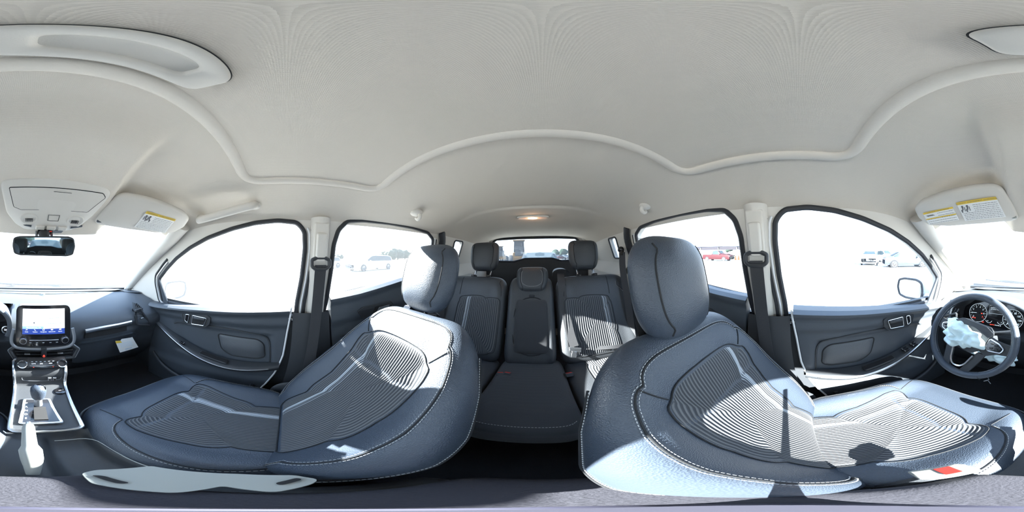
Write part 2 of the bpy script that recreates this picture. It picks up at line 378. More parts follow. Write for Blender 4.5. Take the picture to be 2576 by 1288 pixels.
# ground and own bonnet
MB(CONC).box((0,0,-.05),(900,900,.1)).build('ground',smooth=False,label='bright pale concrete yard all around the car',cat='ground',kind='structure')
m=MB(WHITE); m.grid(lambda a,b:Vector(((a*2-1)*lerp(.76,.70,b),lerp(1.46,2.35,b)-.10*(a*2-1)**2,1.03-.03*b-.16*b*b*b-.05*(a*2-1)**4+.015*math.cos((a*2-1)*5))),30,16)
m.box((0,1.85,.60),(1.5,.9,.5)); bon=m.build('bonnet',label='white bonnet of this car beyond the windscreen',cat='bonnet')
# under body so the side-walls have a painted skin outside
for s in (1,-1): MB(WHITE).box((s*.80,-.2,.66),(.05,3.0,.62)).build('trim_%d'%(6 if s>0 else 7),bev=.02,label='white painted outer body side below the windows, %s side'%('passenger' if s>0 else 'driver'),cat='body side',kind='structure')
MB(WHITE).grid(lambda a,b:(lambda p:Vector((p.x*1.06,p.y,p.z+.055)))(ceilfn(a,b)),24,24).build('roof',label='white outer roof skin above the lining',cat='roof',kind='structure')

# =====================================================================================
# DOORS (panels below the belt)
# =====================================================================================
def door(s,front,n_,label):
    side='passenger' if s>0 else 'driver'
    d=empty('door_%d'%n_,(s*.70,.3 if front else -.5,.40),label,'car door',kind='structure')
    X0=.685
    if front:
        yr=lambda z:interp([(.40,.16),(.55,.12),(.68,.055),(.80,.02),(.95,0),(1.09,-.02)],z); yf=lambda z:.80
        zt=lambda y:interp([(-.05,1.082),(.1,1.072),(.40,1.045),(.70,1.008),(.82,1.0)],y)
    else:
        yr=lambda z:interp([(.40,-.60),(.65,-.74),(.95,-.84),(1.2,-.85)],z); yf=lambda z:interp([(.4,-.24),(1.1,-.20)],z)
        zt=lambda y:interp([(-.86,1.215),(-.6,1.180),(-.35,1.138),(-.18,1.118)],y)
    def relief(y,z):
        r=.0
        if front:
            zb=interp([(0,.985),(.3,.975),(.7,.95)],y)
            r+=.020*sm(zb-.03,zb+.01,z)                          # soft upper band
            r+=.012*(1-sm(.60,.66,z))                            # lower panel
            # recess
            inr=sm(.055,.075,y)*sm(.62,.55,y)*sm(.70,.72,z)*sm(.935,.915,z+.03*abs(y-.2))
            r-=.012*inr
        else:
            r+=.018*sm(.95,1.0,z-.12*(-y-.2)); r+=.01*(1-sm(.62,.66,z))
        r+=.028*sm(zt(y)-.05,zt(y)-.012,z)*(1 if front else .6)
        r-=.030*sm(zt(y)-.012,zt(y),z)*1.0
        return r
    def f(a,b):
        z=lerp(.40,1.0,b); yy=lerp(yr(z),yf(z),a); z=lerp(.40,zt(yy),b); y=lerp(yr(z),yf(z),a)
        return Vector((s*(X0-relief(y,z)),y,z))
    m=MB(PLA2); m.grid(f,70,70,flip=s<0); m.grid(lambda a,b:(lambda p:Vector((s*.725,p.y,p.z)))(f(a,b)),2,2,flip=s>0)
    for a in (0,1): m.grid(lambda u,b:(lambda p:Vector((lerp(p.x,s*.73,u),p.y,p.z)))(f(a,b)),1,30)
    m.grid(lambda a,u:(lambda p:Vector((lerp(p.x,s*.73,u),p.y,p.z)))(f(a,1)),30,1)
    m.build('door_panel',d,ang=50)
    # pale painted edge of the door shut line
    MB(WHITE).tube([f(0,i/20)+Vector((-s*.001,-.006,0)) for i in range(21)],.0045,seg=6).build('door_edge',d,label='thin white painted door edge')
    def P(y,z,off=0): return Vector((s*(X0-relief(y,z)-off),y,z))
    n=Vector((-s,0,0))
    if front:
        # release handle, traced on the door plane
        bz=[(.42,1.005),(.50,1.000),(.525,.985),(.515,.945),(.49,.928),(.385,.935),(.36,.96),(.355,.995),(.375,1.008)]
        hz=lambda y,z,o: Vector((s*(X0-.020-o),y,z))
        L=smooth_loop([hz(y,z,.004) for y,z in bz],2)
        b_=MB(PLA); b_.poly(L,.012,(s,0,0)); b_.tube(L,.003,closed=True,seg=6); b_.build('handle_bezel',d)
        L2=[hz(y,z,.0) for y,z in ((.375,.99),(.455,.992),(.462,.94),(.39,.945))]
        L2=[p+Vector((-s*.0085,0,0)) for p in L2]
        rb=MB([DARK,SAT]); rb.poly(L2,.008,(s,0,0),mi=0); rb.tube(smooth_loop(L2,1),.0022,closed=True,seg=6,mi=1); h=rb.build('handle_cup',d,label='dark release cup with silver rim')
        MB(PLA).tube([p for p in smooth_loop([L2[0]+Vector((-s*.004,.008,-.008)),L2[0]+Vector((-s*.012,.03,-.006)),L2[1]+Vector((-s*.012,-.02,-.008)),L2[1]+Vector((-s*.004,-.008,-.012))],1,False)],.006,seg=8,flat=(1.4,.6)).build('release_lever',h)
        L3=[hz(y,z,.010) for y,z in ((.475,.992),(.497,.990),(.503,.952),(.485,.942))]
        k=MB([PLG,SAT]); k.poly(L3,.006,(s,0,0)); k.tube(smooth_loop(L3,2),.002,closed=True,seg=6,mi=1); k.build('lock_switch',d)
        # recess edge line and padded insert
        rec=[(.60,.90),(.55,.925),(.30,.945),(.12,.925),(.075,.90),(.07,.80),(.075,.72),(.10,.705)]
        MB(PLA).tube(smooth_loop([P(y,z,.002) for y,z in rec],2,False),.0045,seg=6).build('recess_line',d)
        pad=smooth_loop([P(y,z,0) for y,z in ((.33,.895),(.13,.89),(.10,.865),(.095,.78),(.13,.765),(.26,.765),(.31,.80))],3,r=.04)
        cpad=sum(pad,Vector())/len(pad)
        def pf(a,b):
            q=pad[int(round(a*len(pad)))%len(pad)]; r_=1-b; p=cpad+(q-cpad)*r_
            h=.016*(1-r_**4)**.5
            h*=.72+.38*math.cos((p.z-.83)*60)*.5+.1
            return p+n*h
        MB(LEA2).grid(pf,len(pad),10,cu=True).build('padded_insert',d,label='ribbed soft door insert')
        MB(SEAM).tube([q+n*.001 for q in pad],.003,closed=True,seg=6).build('insert_seam',d)
        # armrest: rising ledge that sweeps forward
        ap=[(.03,.742,.03),(.10,.735,.05),(.20,.728,.068),(.30,.735,.072),(.42,.76,.066),(.54,.80,.050),(.66,.845,.03),(.76,.88,.008)]
        aps=smooth_loop([(y,z,o) for y,z,o in ap],2,False)
        def af(a,b):
            q=aps[int(round(a*(len(aps)-1)))]; y,z,o=q
            prof=[(0,.014),(.6,.010),(.95,.004),(1,-.004),(.92,-.018),(.55,-.030),(0,-.036)]
            u,dz=prof[int(round(b*6))]; return Vector((s*(X0-.0-o*u),y,z+dz))
        MB(PLA).grid(af,len(aps)-1,6,flip=s>0).build('armrest',d,ang=70)
        ch=[Vector((s*(X0-q[2]*.97-.001),q[0],q[1]-.002)) for q in aps[4:]]
        MB(SAT).tube(ch,.0045 if s<0 else .0016,seg=6,flat=(1.6,.8)).build('armrest_strip',d,label='silver strip along the armrest')
        # pull pocket and switches on top of the armrest
        pk=smooth_loop([Vector((s*(X0-o),y,z)) for y,z,o in ((.26,.748,.022),(.26,.748,.052),(.40,.772,.050),(.40,.772,.020))],2)
        MB([DARK]).poly(pk,.004,(0,0,1)).build('pull_pocket',d,smooth=False)
        MB(PLA).tube(pk,.0035,closed=True,seg=6).build('pocket_rim',d)
        ns=1 if s>0 else 4
        for i in range(ns):
            yy=.47+ (i//2)*.05+(.04 if s>0 else 0); oo=.042-(i%2)*.018; zz=interp([(.42,.775),(.54,.812),(.66,.855)],yy)+.004
            MB([PLG,SAT]).box((s*(X0-oo),yy,zz),(.014,.028,.010),Matrix.Rotation(R(18),3,'X')).box((s*(X0-oo),yy-.012,zz+.002),(.012,.003,.008),mi=1).build('window_switch',d,bev=.002)
        # map pocket lip
        mp=smooth_loop([Vector((s*(X0-o),y,z)) for y,z,o in ((.76,.62,.01),(.66,.56,.035),(.50,.52,.045),(.30,.50,.045),(.16,.52,.03),(.15,.58,.01))],2,False)
        MB(PLA).tube(mp,.012,seg=8).build('map_pocket_lip',d)
        if s>0:
            pass
        # corner sail panel
        MB(PLA2).poly([sp(y,z,s,.014) for y,z in ((.66,1.0),(.70,1.0),(.70,1.16),(.692,1.17))],.01,(s,0,0)).build('sail_panel',d,smooth=False)
        # outside mirror
        mc=Vector((s*.92,.80,1.055))
        if s<0: mc=Vector((-.90,.715,1.065))
        mm=MB(WHITE); mm.ell(mc+Vector((0,.035,0)),(.115,.060,.078),24,14,pw=.75); mm.tube([mc+Vector((-s*.09,.03,-.04)),Vector((s*.72,.72,1.03))],.022,seg=8); mo=mm.build('door_mirror',d,label='white outside mirror')
        ry=Matrix.Rotation(R(-s*12),3,'Z')
        ol=[(-.100,-.055),(-.108,0),(-.100,.050),(-.06,.066),(.04,.066),(.09,.052),(.102,0),(.085,-.055),(.03,-.068),(-.06,-.066)]
        ring=[mc+Vector((0,-.026,0))+ry@Vector((s*a,0,b)) for a,b in ol]; ring=smooth_loop(ring,2,r=.03)
        MB(SEAL).tube(ring,.008,closed=True,seg=8).build('mirror_rim',mo)
        MB(MIRR).poly(ring,.004,(0,1,0)).build('mirror_glass',mo,smooth=False)
    else:
        # rear release handle
        def hr(px,py): return AX(px,py,s*(X0-.006)) 
        bz=[(-.44,1.055),(-.53,1.062),(-.55,1.04),(-.53,1.005),(-.40,.985),(-.36,.995),(-.335,1.035),(-.36,1.052)]
        L=smooth_loop([P(y,z,.010) for y,z in bz],2); b_=MB(PLA); b_.poly(L,.012,(s,0,0)); b_.tube(L,.003,closed=True,seg=6); b_.build('handle_bezel',d)
        L2=[P(y,z,.013) for y,z in ((-.43,1.045),(-.52,1.05),(-.505,1.01),(-.42,1.005))]
        h=MB([DARK,SAT]).poly(L2,.005,(s,0,0)).build('handle_cup',d,smooth=False)
        MB(SILP).poly([P(y,z,.018) for y,z in ((-.455,1.04),(-.515,1.043),(-.502,1.016),(-.445,1.012))],.006,(s,0,0)).build('release_lever',h,smooth=False,bev=.002)
        MB(PLA).tube(smooth_loop([P(y,z,.004) for y,z in ((-.25,.90),(-.45,.93),(-.68,.955),(-.74,.90),(-.72,.76),(-.60,.72),(-.30,.72))],2,False),.006,seg=6).build('recess_line',d)
        MB(PLA).grid(lambda a,b:Vector((s*(X0-.06*math.sin(PI*b)),lerp(-.26,-.68,a),lerp(.80,.74,b)+.03*a)),10,8,flip=s<0).build('armrest',d)
    return d
door(1,True,1,'dark grey front passenger door panel with small vent beyond its front edge')
door(-1,True,2,'dark grey driver door panel beside the steering wheel, sunlit below the armrest')
door(1,False,3,'dark rear door panel behind the front passenger seat')
door(-1,False,4,'dark rear door panel behind the driver seat')
# B pillar lower dark trims + belt height adjusters
for s in (1,-1):
    side='passenger' if s>0 else 'driver'
    b=MB(PLA); b.grid(lambda a,t:(lambda z,y:Vector((s*(.672-.012*math.sin(PI*a)),y,z)))(lerp(.40,1.05,t),lerp(-.215+.02*t,-.03+.10*(1-t)**2,a)),10,12,flip=s<0)
    b.build('trim_%d'%(8 if s>0 else 9),label='dark lower B pillar cover on the %s side'%side,cat='pillar trim',kind='structure')
    u=MB(CREAM); u.grid(lambda a,t:(lambda z:Vector((s*(KS(z)-.004-.030*math.sin(PI*a)**.6),lerp(-.178+.0*t,-.098,a),z)))(lerp(1.03,1.462,t)),12,12,flip=s<0)
    po=u.build('trim_%d'%(10 if s>0 else 11),label='cream upper B pillar cover carrying the %s belt adjuster'%side,cat='pillar trim',kind='structure')
# =====================================================================================
# SEATS
# =====================================================================================
class Frame:
    def __init__(s,o,u,v,w): s.o=Vector(o); s.u=Vector(u); s.v=Vector(v); s.w=Vector(w)
    def __call__(s,a,b,c): return s.o+s.u*a+s.v*b+s.w*c
def backframe(o,th,tw=0):
    th=R(th); v=Vector((0,-math.sin(th),math.cos(th))); w=Vector((0,math.cos(th),math.sin(th))); u=Vector((1,0,0))
    if tw: q=Matrix.Rotation(R(tw),3,'Z'); u,v,w=q@u,q@v,q@w
    return Frame(o,u,v,w)
class Pad:
    """upholstered cushion; s,t in -1..1 on its face; F places it"""
    def __init__(q,F,hw,v0,v1,W,Wb,n=6,p=6,e=2.0): q.F,q.hw,q.v0,q.v1,q.W,q.Wb,q.n,q.p,q.e=F,hw,v0,v1,W,Wb,n,p,e
    def pt(q,s,t,off=0,back=False):
        m=max(abs(s),abs(t)); r=(abs(s)**q.n+abs(t)**q.n)**(1/q.n); k=m/r if r>1e-9 else 1
        S,T=s*k,t*k; ed=max(0,1-m**q.p)**(1/q.e); tt=(T+1)/2
        v=lerp(q.v0,q.v1,tt); wv=(q.W(S,T) if not back else -q.Wb(S,T))
        return q.F(S*q.hw(T),v,wv*ed+off)
    def mesh(q,m,nu=44,nv=56,mi=0):
        g=lambda a:math.copysign(1-(1-abs(a))**2.0,a)
        m.grid(lambda a,b:q.pt(g(a*2-1),g(b*2-1)),nu,nv,mi=mi); m.grid(lambda a,b:q.pt(g(a*2-1),g(b*2-1),back=True),nu//2*2,nv//2*2,mi=mi,flip=True); return m
    def line(q,st,off=.0015,n=0):
        return [q.pt(a,b,off) for a,b in st]
def poly_st(pts,n=2,closed=False):
    return [(p.x,p.y) for p in smooth_loop([(a,b,0) for a,b in pts],n,closed,r=None)]
def dense(pts,k=4):
    o=[]
    for a,b in zip(pts,pts[1:]):
        for i in range(k): o.append((lerp(a[0],b[0],i/k),lerp(a[1],b[1],i/k)))
    return o+[pts[-1]]
def insert(pad,s0,s1,t0,t1,nr,parent,stripes,name='ribbed_insert',rnd=.12,crease=None,label=None,off=.002,ribh=.0014):
    per=5; nu=nr*per
    def mp(a,b):
        x=a*2-1; y=b*2-1; m=max(abs(x),abs(y)); k=1-rnd*max(0,(abs(y)-.80)/.20)**3
        s0_,s1_=s0(y),s1(y); t=lerp(t0,t1,(y+1)/2)-(.05*x*x*max(0,y)**2 if t1<.72 else 0); return lerp(s0_,s1_,(x*k+1)/2),t,m
    def f(a,b):
        s_,t_,m=mp(a,b); d=ribh*math.cos(2*PI*nr*a)
        for c0 in (crease or ()): d-=.0022*math.exp(-((t_-c0)/.025)**2)
        return pad.pt(s_,t_,off+d*(1-m**12)-.006*m**30)
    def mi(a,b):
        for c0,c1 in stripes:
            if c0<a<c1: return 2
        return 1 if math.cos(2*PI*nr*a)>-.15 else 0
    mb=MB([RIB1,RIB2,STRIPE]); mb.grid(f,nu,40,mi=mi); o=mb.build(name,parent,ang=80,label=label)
    edge=[mp(i/40,0) for i in range(40)]+[mp(1,i/40) for i in range(40)]+[mp(1-i/40,1) for i in range(40)]+[mp(0,1-i/40) for i in range(40)]
    MB(SEAM).tube([pad.pt(x,y,.002) for x,y,_ in edge],.0016,closed=True,seg=6).build('insert_seam',parent)
    return o
def strip4(c,wd=.013,gap=.011): return [(c+i*(wd+gap),c+i*(wd+gap)+wd) for i in range(4)]
def headrest(F,hw_,h,th,parent,post_to,seam=.78,postx=.062,name='headrest',lm=None,n=4.0,p=3.2):
    p=Pad(F,lambda T:hw_*(1-.10*abs(T)**3+.03*T-.10*sm(.0,-1,T)),-h/2,h/2,lambda S,T:th*(1.0-.12*S*S),lambda S,T:th*.85*(1-.15*T),n=n,p=p,e=1.9)
    o=p.mesh(MB(lm or LEA),36,36).build(name,parent,ang=80)
    for sg in (1,-1):
        ln=p.line([(sg*(seam-.02*math.cos(t*PI/2)),t) for t in [i/20*1.76-.88 for i in range(21)]],.0005)
        MB(SEAM).tube(ln,.0022,seg=6).build('seam',o)
        stitches([x+ (F.u*(-sg*.006)) for x in ln],None,'stitching',o)
    return p,o
def post(a,b,parent,r=.0055):
    MB(CHR).cyl(a,b,r,14).build('headrest_post',parent)
def front_seat(s,org,th,H,hro,label,cush_c,stitch_lit=''):
    x0=org[0]
    root=empty('front_seat',(x0,.2,.40),label,'car seat')
    F=backframe(org,th); F.o=F.o-F.w*.050
    hwf=lambda T:(.273 if s>0 else .258)*interp([(-1,.88),(-.75,.95),(-.35,1.03),(0,1.03),(.4,.97),(.75,.86),(1,.76)],T)
    bol=lambda S,T:.046*sm(.42,.86,abs(S))*interp([(-1,.5),(-.7,.9),(-.2,1.1),(.4,.7),(.8,.25),(1,.1)],T)
    W=lambda S,T:.050+bol(S,T)-.012*(1-S*S)*sm(-1,0,T)*sm(1,.2,T)-.004*math.exp(-((T-.29)/.07)**2)*(1-sm(.5,.6,abs(S)))
    bk=Pad(F,hwf,-.09,H+.055,W,lambda S,T:.070,n=5.5,p=6,e=2.0)
    b=bk.mesh(MB(LEA),60,70).build('backrest',root,ang=80)
    insL=lambda y:-interp([(-1,.56),(-.5,.52),(0,.50),(.5,.56),(1,.66)],y); insR=lambda y:-insL(y)
    st=strip4(.74) if s>0 else strip4(.15)
    insert(bk,insL,insR,-.84,.66,34,b,st,crease=(.29,))
    # perimeter piping with stitching
    pt_=.91 if s>0 else .86
    per=poly_st([(-.80,-.97),(-.80,-.5),(-.77,0),(-.80,.45),(-.84,pt_-.16),(-.80,pt_-.03),(-.60,pt_),(0,pt_+.01),(.60,pt_),(.80,pt_-.03),(.84,pt_-.16),(.80,.45),(.77,0),(.80,-.5),(.80,-.97)],2)
    per=dense(per,2); ln=bk.line(per,.0012)
    MB(SEAM).tube(ln,.0018,seg=6).build('piping',b)
    stitches(bk.line([(x*1.022,y*1.012) for x,y in per],.0016),None,'stitching',b)
    stitches(bk.line([(x*.978,y*.988) for x,y in per],.0016),None,'stitching',b,r=.0007)
    for sg in (1,-1):
        MB(SEAM).tube(bk.line(dense([(sg*.63,.62),(sg*.70,.67),(sg*.82,.76)],5),.001),.0016,seg=5).build('seam',b)
        side=[bk.F(sg*hwf(t)*1.0,lerp(-.09,H+.055,(t+1)/2),-.004) for t in [i/30*1.55-.85 for i in range(31)]]
        side=[Vector((p.x+sg*.0005,p.y,p.z)) for p in side]
        MB(SEAM).tube(side,.0026,seg=6).build('side_piping',b)
        stitches([p+F.w*.007 for p in side],None,'side_stitching',b)
    # cushion
    cF=Frame((cush_c[0],cush_c[1],cush_c[2]),(1,0,0),Vector((0,math.cos(R(5)),math.sin(R(5)))),Vector((0,-math.sin(R(5)),math.cos(R(5)))))
    hwc=lambda T:.264*interp([(-1,.92),(-.5,1),(.3,1.0),(.7,.97),(1,.92)],T)
    Wc=lambda S,T:.050+.040*sm(.45,.85,abs(S))*interp([(-1,.8),(-.2,1),(.5,.8),(1,.25)],T)-.003*math.exp(-((T-.27)/.05)**2)*(1-sm(.5,.6,abs(S)))-.03*sm(.55,1,T)**2
    L=.56
    cu=Pad(cF,hwc,-.09,L-.09,Wc,lambda S,T:.10,n=4.2,p=7,e=2.0)
    q=cu.mesh(MB(LEA),56,60).build('seat_cushion',root,ang=80)
    cL=lambda y:-interp([(-1,.48),(0,.54),(.6,.64),(1,.66)],y); cR=lambda y:-cL(y)
    insert(cu,cL,cR,-.86,.52,34,q,strip4(.70) if s>0 else strip4(.18),crease=(.27,))
    per=dense(poly_st([(-.88,-.9),(-.87,-.2),(-.84,.18),(-.78,.36),(-.66,.46)],2),2)
    for sg in (1,-1):
        pl=[(sg*abs(x),y) for x,y in per]
        MB(SEAM).tube(cu.line(pl,.0012),.0018,seg=6).build('piping',q)
        stitches(cu.line([(x*1.022,y) for x,y in pl],.0016),None,'stitching',q)
    for sg in (1,-1): MB(SEAM).tube(cu.line(dense([(sg*.66,.48),(sg*.76,.66),(sg*.86,.84)],4),.001),.0014,seg=5).build('seam',q)
    # outer hem seam round the cushion
    hem=[cu.F(math.copysign(1,xx)*0+xx*hwc(yy)*1.0,lerp(-.09,L-.09,(yy+1)/2),.004) for xx,yy in dense(poly_st([(-1,-.9),(-1,.3),(-.985,.72),(-.86,.90),(-.5,.985),(0,1.0),(.5,.985),(.86,.90),(.985,.72),(1,.3),(1,-.9)],2),1)]
    MB(LEA2).tube(hem,.0030,seg=6).build('hem_piping',q)
    # plastic side shield and base
    m=MB(PLA)
    for sg in (1,-1): m.box((cush_c[0]+sg*.235,.16,.54),(.035,.46,.10))
    m.box((cush_c[0],.17,.50),(.44,.40,.10)); m.build('seat_base',root,bev=.012)
    for sg in (1,-1): MB(SILP).box((cush_c[0]+sg*.19,.15,.42),(.03,.62,.035)).build('seat_rail',root,bev=.003)
    # headrest
    Fh=backframe(hro,th*.42,-6*s)
    p,ho=headrest(Fh,.134,.268,.062,root,None)
    top=bk.F(0,H+.05,-.01)
    for sg in (1,-1):
        a=Fh(sg*.062,-.10,-.01); b0=bk.F(sg*.062+(hro[0]-org[0]),H+.02,-.012)
        post(a,b0,root)
        g=bk.F(sg*.062+(hro[0]-org[0]),H+.058,-.012)
        rt=Matrix((F.u,F.w,F.v)).transposed()
        MB([PLG,SAT]).box(g,(.036,.030,.018),rt).box(g+F.v*.0095,(.030,.024,.003),rt,mi=1).build('post_guide',root,bev=.003)
    # recline lever/belt anchor side cover
    MB(PLA).ell((cush_c[0]+ (.272 if s>0 else -.272),-.02,.60),(.016,.085,.075),20,12).build('hinge_cover',root)
    return bk,cu,root
PB,PC,pseat=front_seat(1,(.335,.00,.675),41,.545,(.357,-.488,1.222),'black leather front passenger seat, strongly reclined, sun only on its shoulders',(.335,.03,.588))
DB,DC,dseat=front_seat(-1,(-.345,.03,.665),29,.49,(-.362,-.292,1.214),'black leather driver seat with sunlit cushion facing the steering wheel',(-.345,.03,.588))
# rear bench -----------------------------------------------------------------------------
RT=25.2; RF=backframe((0,-.80,.66),RT)
rs=empty('rear_bench_seat',(0,-.75,.40),'black rear bench seat with folding centre armrest section, under the rear window','car seat')
def rb_sec(xa,xb,lab,name,depth=.055,H=.555,leaf=LEAR,bol=True):
    xc=(xa+xb)/2; hw=(xb-xa)/2
    F=Frame(RF(xc,0,0),RF.u,RF.v,RF.w)
    p=Pad(F,lambda T:hw,0,H,lambda S,T:depth+(.016*sm(.55,.85,abs(S))*sm(1,.6,T) if bol else 0),lambda S,T:.05,n=7,p=10,e=2.2)
    o=p.mesh(MB(leaf),36,40).build(name,rs,ang=80,label=lab); return p,o
for xa,xb,inn,outs in ((.160,.60,-1,1),(-.60,-.132,1,-1)):
    p,o=rb_sec(xa,xb,None,'backrest_section')
    hw=(xb-xa)/2; c0=(xa+xb)/2
    # ribbed insert nearer the inner half
    if inn<0: i0,i1=(.185-c0)/hw,(.46-c0)/hw; stp=strip4(.70,.011,.012)
    else: i0,i1=(-.46-c0)/hw,(-.175-c0)/hw; stp=strip4(.10,.011,.012)
    insert(p,lambda y:i0,lambda y:i1,-.82,.50,24,o,stp,ribh=.0018)
    for ie in (i0,i1): MB(SEAM).tube(p.line([(ie,.5+i*.023) for i in range(20)]),.0016,seg=5).build('seam',o)
    e=.90*(1 if inn<0 else -1)
    ln=p.line([(e*(1-.22*sm(.2,.8,t)),t) for t in [i/24*1.7-.9 for i in range(25)]])
    MB(SEAM).tube(ln,.002,seg=6).build('piping',o); stitches([q+Vector((.005,0,0)) for q in ln],None,'stitching',o)
p,o=rb_sec(-.122,.150,None,'centre_backrest',.050)
cf=Frame(RF(.006,0,0),RF.u,RF.v,RF.w)
cp=Pad(cf,lambda T:.098,.075,.415,lambda S,T:.062+.004*math.cos(S*1.5),lambda S,T:-.03,n=9,p=14,e=2.4)
ca=cp.mesh(MB(CLOTH),30,36).build('folding_armrest',rs,ang=80,label='smooth dark folding centre armrest')
MB(SEAM).tube([cp.F(math.copysign(1,a)*0+a*.102,lerp(.075,.415,(b+1)/2),.052) for a,b in dense(poly_st([(-1,-1),(1,-1),(1,1),(-1,1)],3,True),1)],.0035,closed=True,seg=6).build('armrest_gap',ca)
MB(SEAL).box(RF(.006,.425,.055),(.030,.012,.012)).build('pull_tab',ca,bev=.003)
# rear cushion
rc=Frame((0,-.86,.625),(1,0,0),Vector((0,math.cos(R(3)),math.sin(R(3)))),Vector((0,-math.sin(R(3)),math.cos(R(3)))))
for xa,xb in ((.16,.62),(-.62,-.15)):
    hw=(xb-xa)/2; F=Frame(rc((xa+xb)/2,0,0),rc.u,rc.v,rc.w)
    p=Pad(F,lambda T:hw,0,.53,lambda S,T:.06-.02*sm(.5,1,T)**2,lambda S,T:.14,n=7,p=10,e=2.2); o=p.mesh(MB(LEAR),30,36).build('seat_cushion',rs,ang=80)
    insert(p,lambda y:-.6,lambda y:.6,-.80,.75,24,o,[],ribh=.0018)
F=Frame(rc(.005,0,0),rc.u,rc.v,rc.w); p=Pad(F,lambda T:.155,0,.535,lambda S,T:.066-.02*sm(.5,1,T)**2,lambda S,T:.14,n=7,p=12,e=2.2); o=p.mesh(MB(CLOTH),30,36).build('centre_cushion',rs,ang=80)
stitches(p.line([(x,.93) for x in [i/20*1.8-.9 for i in range(21)]]),None,'stitching',o)
MB(PLA).box((0,-.62,.49),(1.24,.44,.14)).build('bench_base',rs,bev=.01)
for hx,nm in ((.352,0),(-.345,1)):
    Fh=backframe((hx,-1.115,1.302),12)
    p,o=headrest(Fh,.108,.212,.050,rs,None,seam=.72,lm=LEAR,n=6,p=5)
    for sg in (1,-1):
        post(Fh(sg*.055,-.08,-.01),RF(hx+sg*.055,.53,0),rs,.005)
        MB(PLG).box(RF(hx+sg*.055,.562,0),(.034,.026,.014),Matrix((RF.u,RF.w,RF.v)).transposed()).build('post_guide',rs,bev=.003)
Fh=backframe((.006,-1.005,1.150),24); p,o=headrest(Fh,.098,.165,.055,rs,None,seam=.70,lm=LEAR,n=6,p=5)
stitches(p.line(dense(poly_st([(-.62,.62),(-.66,-.3),(-.5,-.62),(.5,-.62),(.66,-.3),(.62,.62)],2),1)),None,'face_stitching',o)
# centre belt guide hood
MB(PLA).grid(lambda a,b:Vector((-.175+.055*math.cos(PI*a)*(1-.1*b),lerp(-1.03,-1.13,b),1.165+.05*math.sin(PI*a)**.5)),20,4).build('belt_guide',rs,label='black hood where the centre belt comes out')

# =====================================================================================
# SEAT BELTS
# =====================================================================================
def strap(path,w_,nrm,name,parent,th=.0022,m=BELT):
    mb=MB(m); pts=smooth_loop(path,2,False); n=len(pts); nn=Vector(nrm)
    def f(a,b):
        i=int(round(b*(n-1))); t=(pts[min(i+1,n-1)]-pts[max(i-1,0)]).normalized(); sdir=t.cross(nn).normalized()
        k=int(round(a*4))%4; dx,dz=((-1,-1),(1,-1),(1,1),(-1,1))[k]
        return pts[i]+sdir*dx*w_/2+nn.normalized()*dz*th/2
    mb.grid(f,4,n-1,cu=True); return mb.build(name,parent,ang=30)
for s in (1,-1):
    side='passenger' if s>0 else 'driver'
    y0=-.138
    b=empty('seat_belt',(s*.64,y0,.45),('black front belt hanging from the B pillar behind the reclined passenger seat' if s>0 else 'black front belt hanging from the B pillar beside the driver seat'),'seat belt')
    zt=1.285
    xk=lambda z,o:s*(KS(z)-.036-o)
    strap([(xk(zt,.016),y0,zt-.01),(xk(1.15,.020),y0+.003,1.15),(s*.640,y0+.012,1.0),(s*.635,y0+.03,.85),(s*.628,y0+.05,.70),(s*.622,y0+.06,.60)],.046,(-s,0,0),'webbing',b)
    g=MB(PLA); ring=smooth_loop([Vector((xk(zt,.014),y0+a,zt+c_)) for a,c_ in ((-.036,.010),(-.036,-.016),(-.02,-.026),(.02,-.026),(.036,-.016),(.036,.010),(.018,.018),(-.018,.018))],2)
    g.tube(ring,.0075,closed=True,seg=8); g.build('belt_loop',b)
    c_=MB(CREAM); c_.box((xk(1.345,.004),y0,1.345),(.020,.040,.115),Matrix.Rotation(-s*R(17),3,'Y')); c_.build('height_adjuster',b,bev=.007,label='cream sliding height adjuster cover')
    c_=MB(CREAM); c_.box((xk(1.34,-.006),y0,1.345),(.014,.058,.20),Matrix.Rotation(-s*R(17),3,'Y')); c_.build('adjuster_rail',b,bev=.005)
    MB(PLA).tube([(s*.625,y0+.075,.615),(s*.622,y0+.02,.612)],.006,seg=8).build('anchor_bar',b)
# rear outer belt, driver side
def rbelt(s,lab):
    b=empty('seat_belt',(s*.58,-1.05,.7),lab,'seat belt')
    top=Vector((s*.575,-.985,1.335))
    g=MB(PLG); g.ell(top,(.022,.026,.022),16,10); g.tube([top+Vector((0,.02,-.01)),top+Vector((-s*.012,.03,-.04))],.012,seg=8); g.build('belt_loop',b)
    strap([top+Vector((-s*.008,.03,-.02)),Vector((s*.555,-.93,1.20)),Vector((s*.545,-.86,1.05)),Vector((s*.54,-.82,.93)),Vector((s*.545,-.80,.74))],.044,(-s*.75,.6,0),'webbing',b)
    return b
b=rbelt(-1,'black rear outer belt with loop high behind the driver seat headrest')
strap([(-.545,-.79,.73),(-.43,-.77,.76),(-.33,-.785,.765),(-.24,-.815,.775)],.022,(.1,.8,.6),'lap_webbing',b)
rbelt(1,'black rear outer belt hanging behind the front passenger headrest')
cb=empty('seat_belt',(-.2,-.9,.7),'black rear centre belt slanting down the backrest to a silver tongue','seat belt')
strap([(-.175,-1.06,1.19),(-.165,-.955,1.16),(-.172,-.905,1.03),(-.19,-.83,.88),(-.205,-.785,.80)],.044,RF.w,'webbing',cb)
tp_=Vector((-.207,-.775,.782))
m=MB(SAT); rt=Matrix((RF.u,RF.w,RF.v)).transposed()@Matrix.Rotation(R(-12),3,'Y')
m.box(tp_,(.058,.005,.022),rt); m.box(tp_+rt@Vector((.004,.003,-.026)),(.024,.003,.036),rt); m.build('belt_tongue',cb,bev=.002,label='silver metal belt tongue')
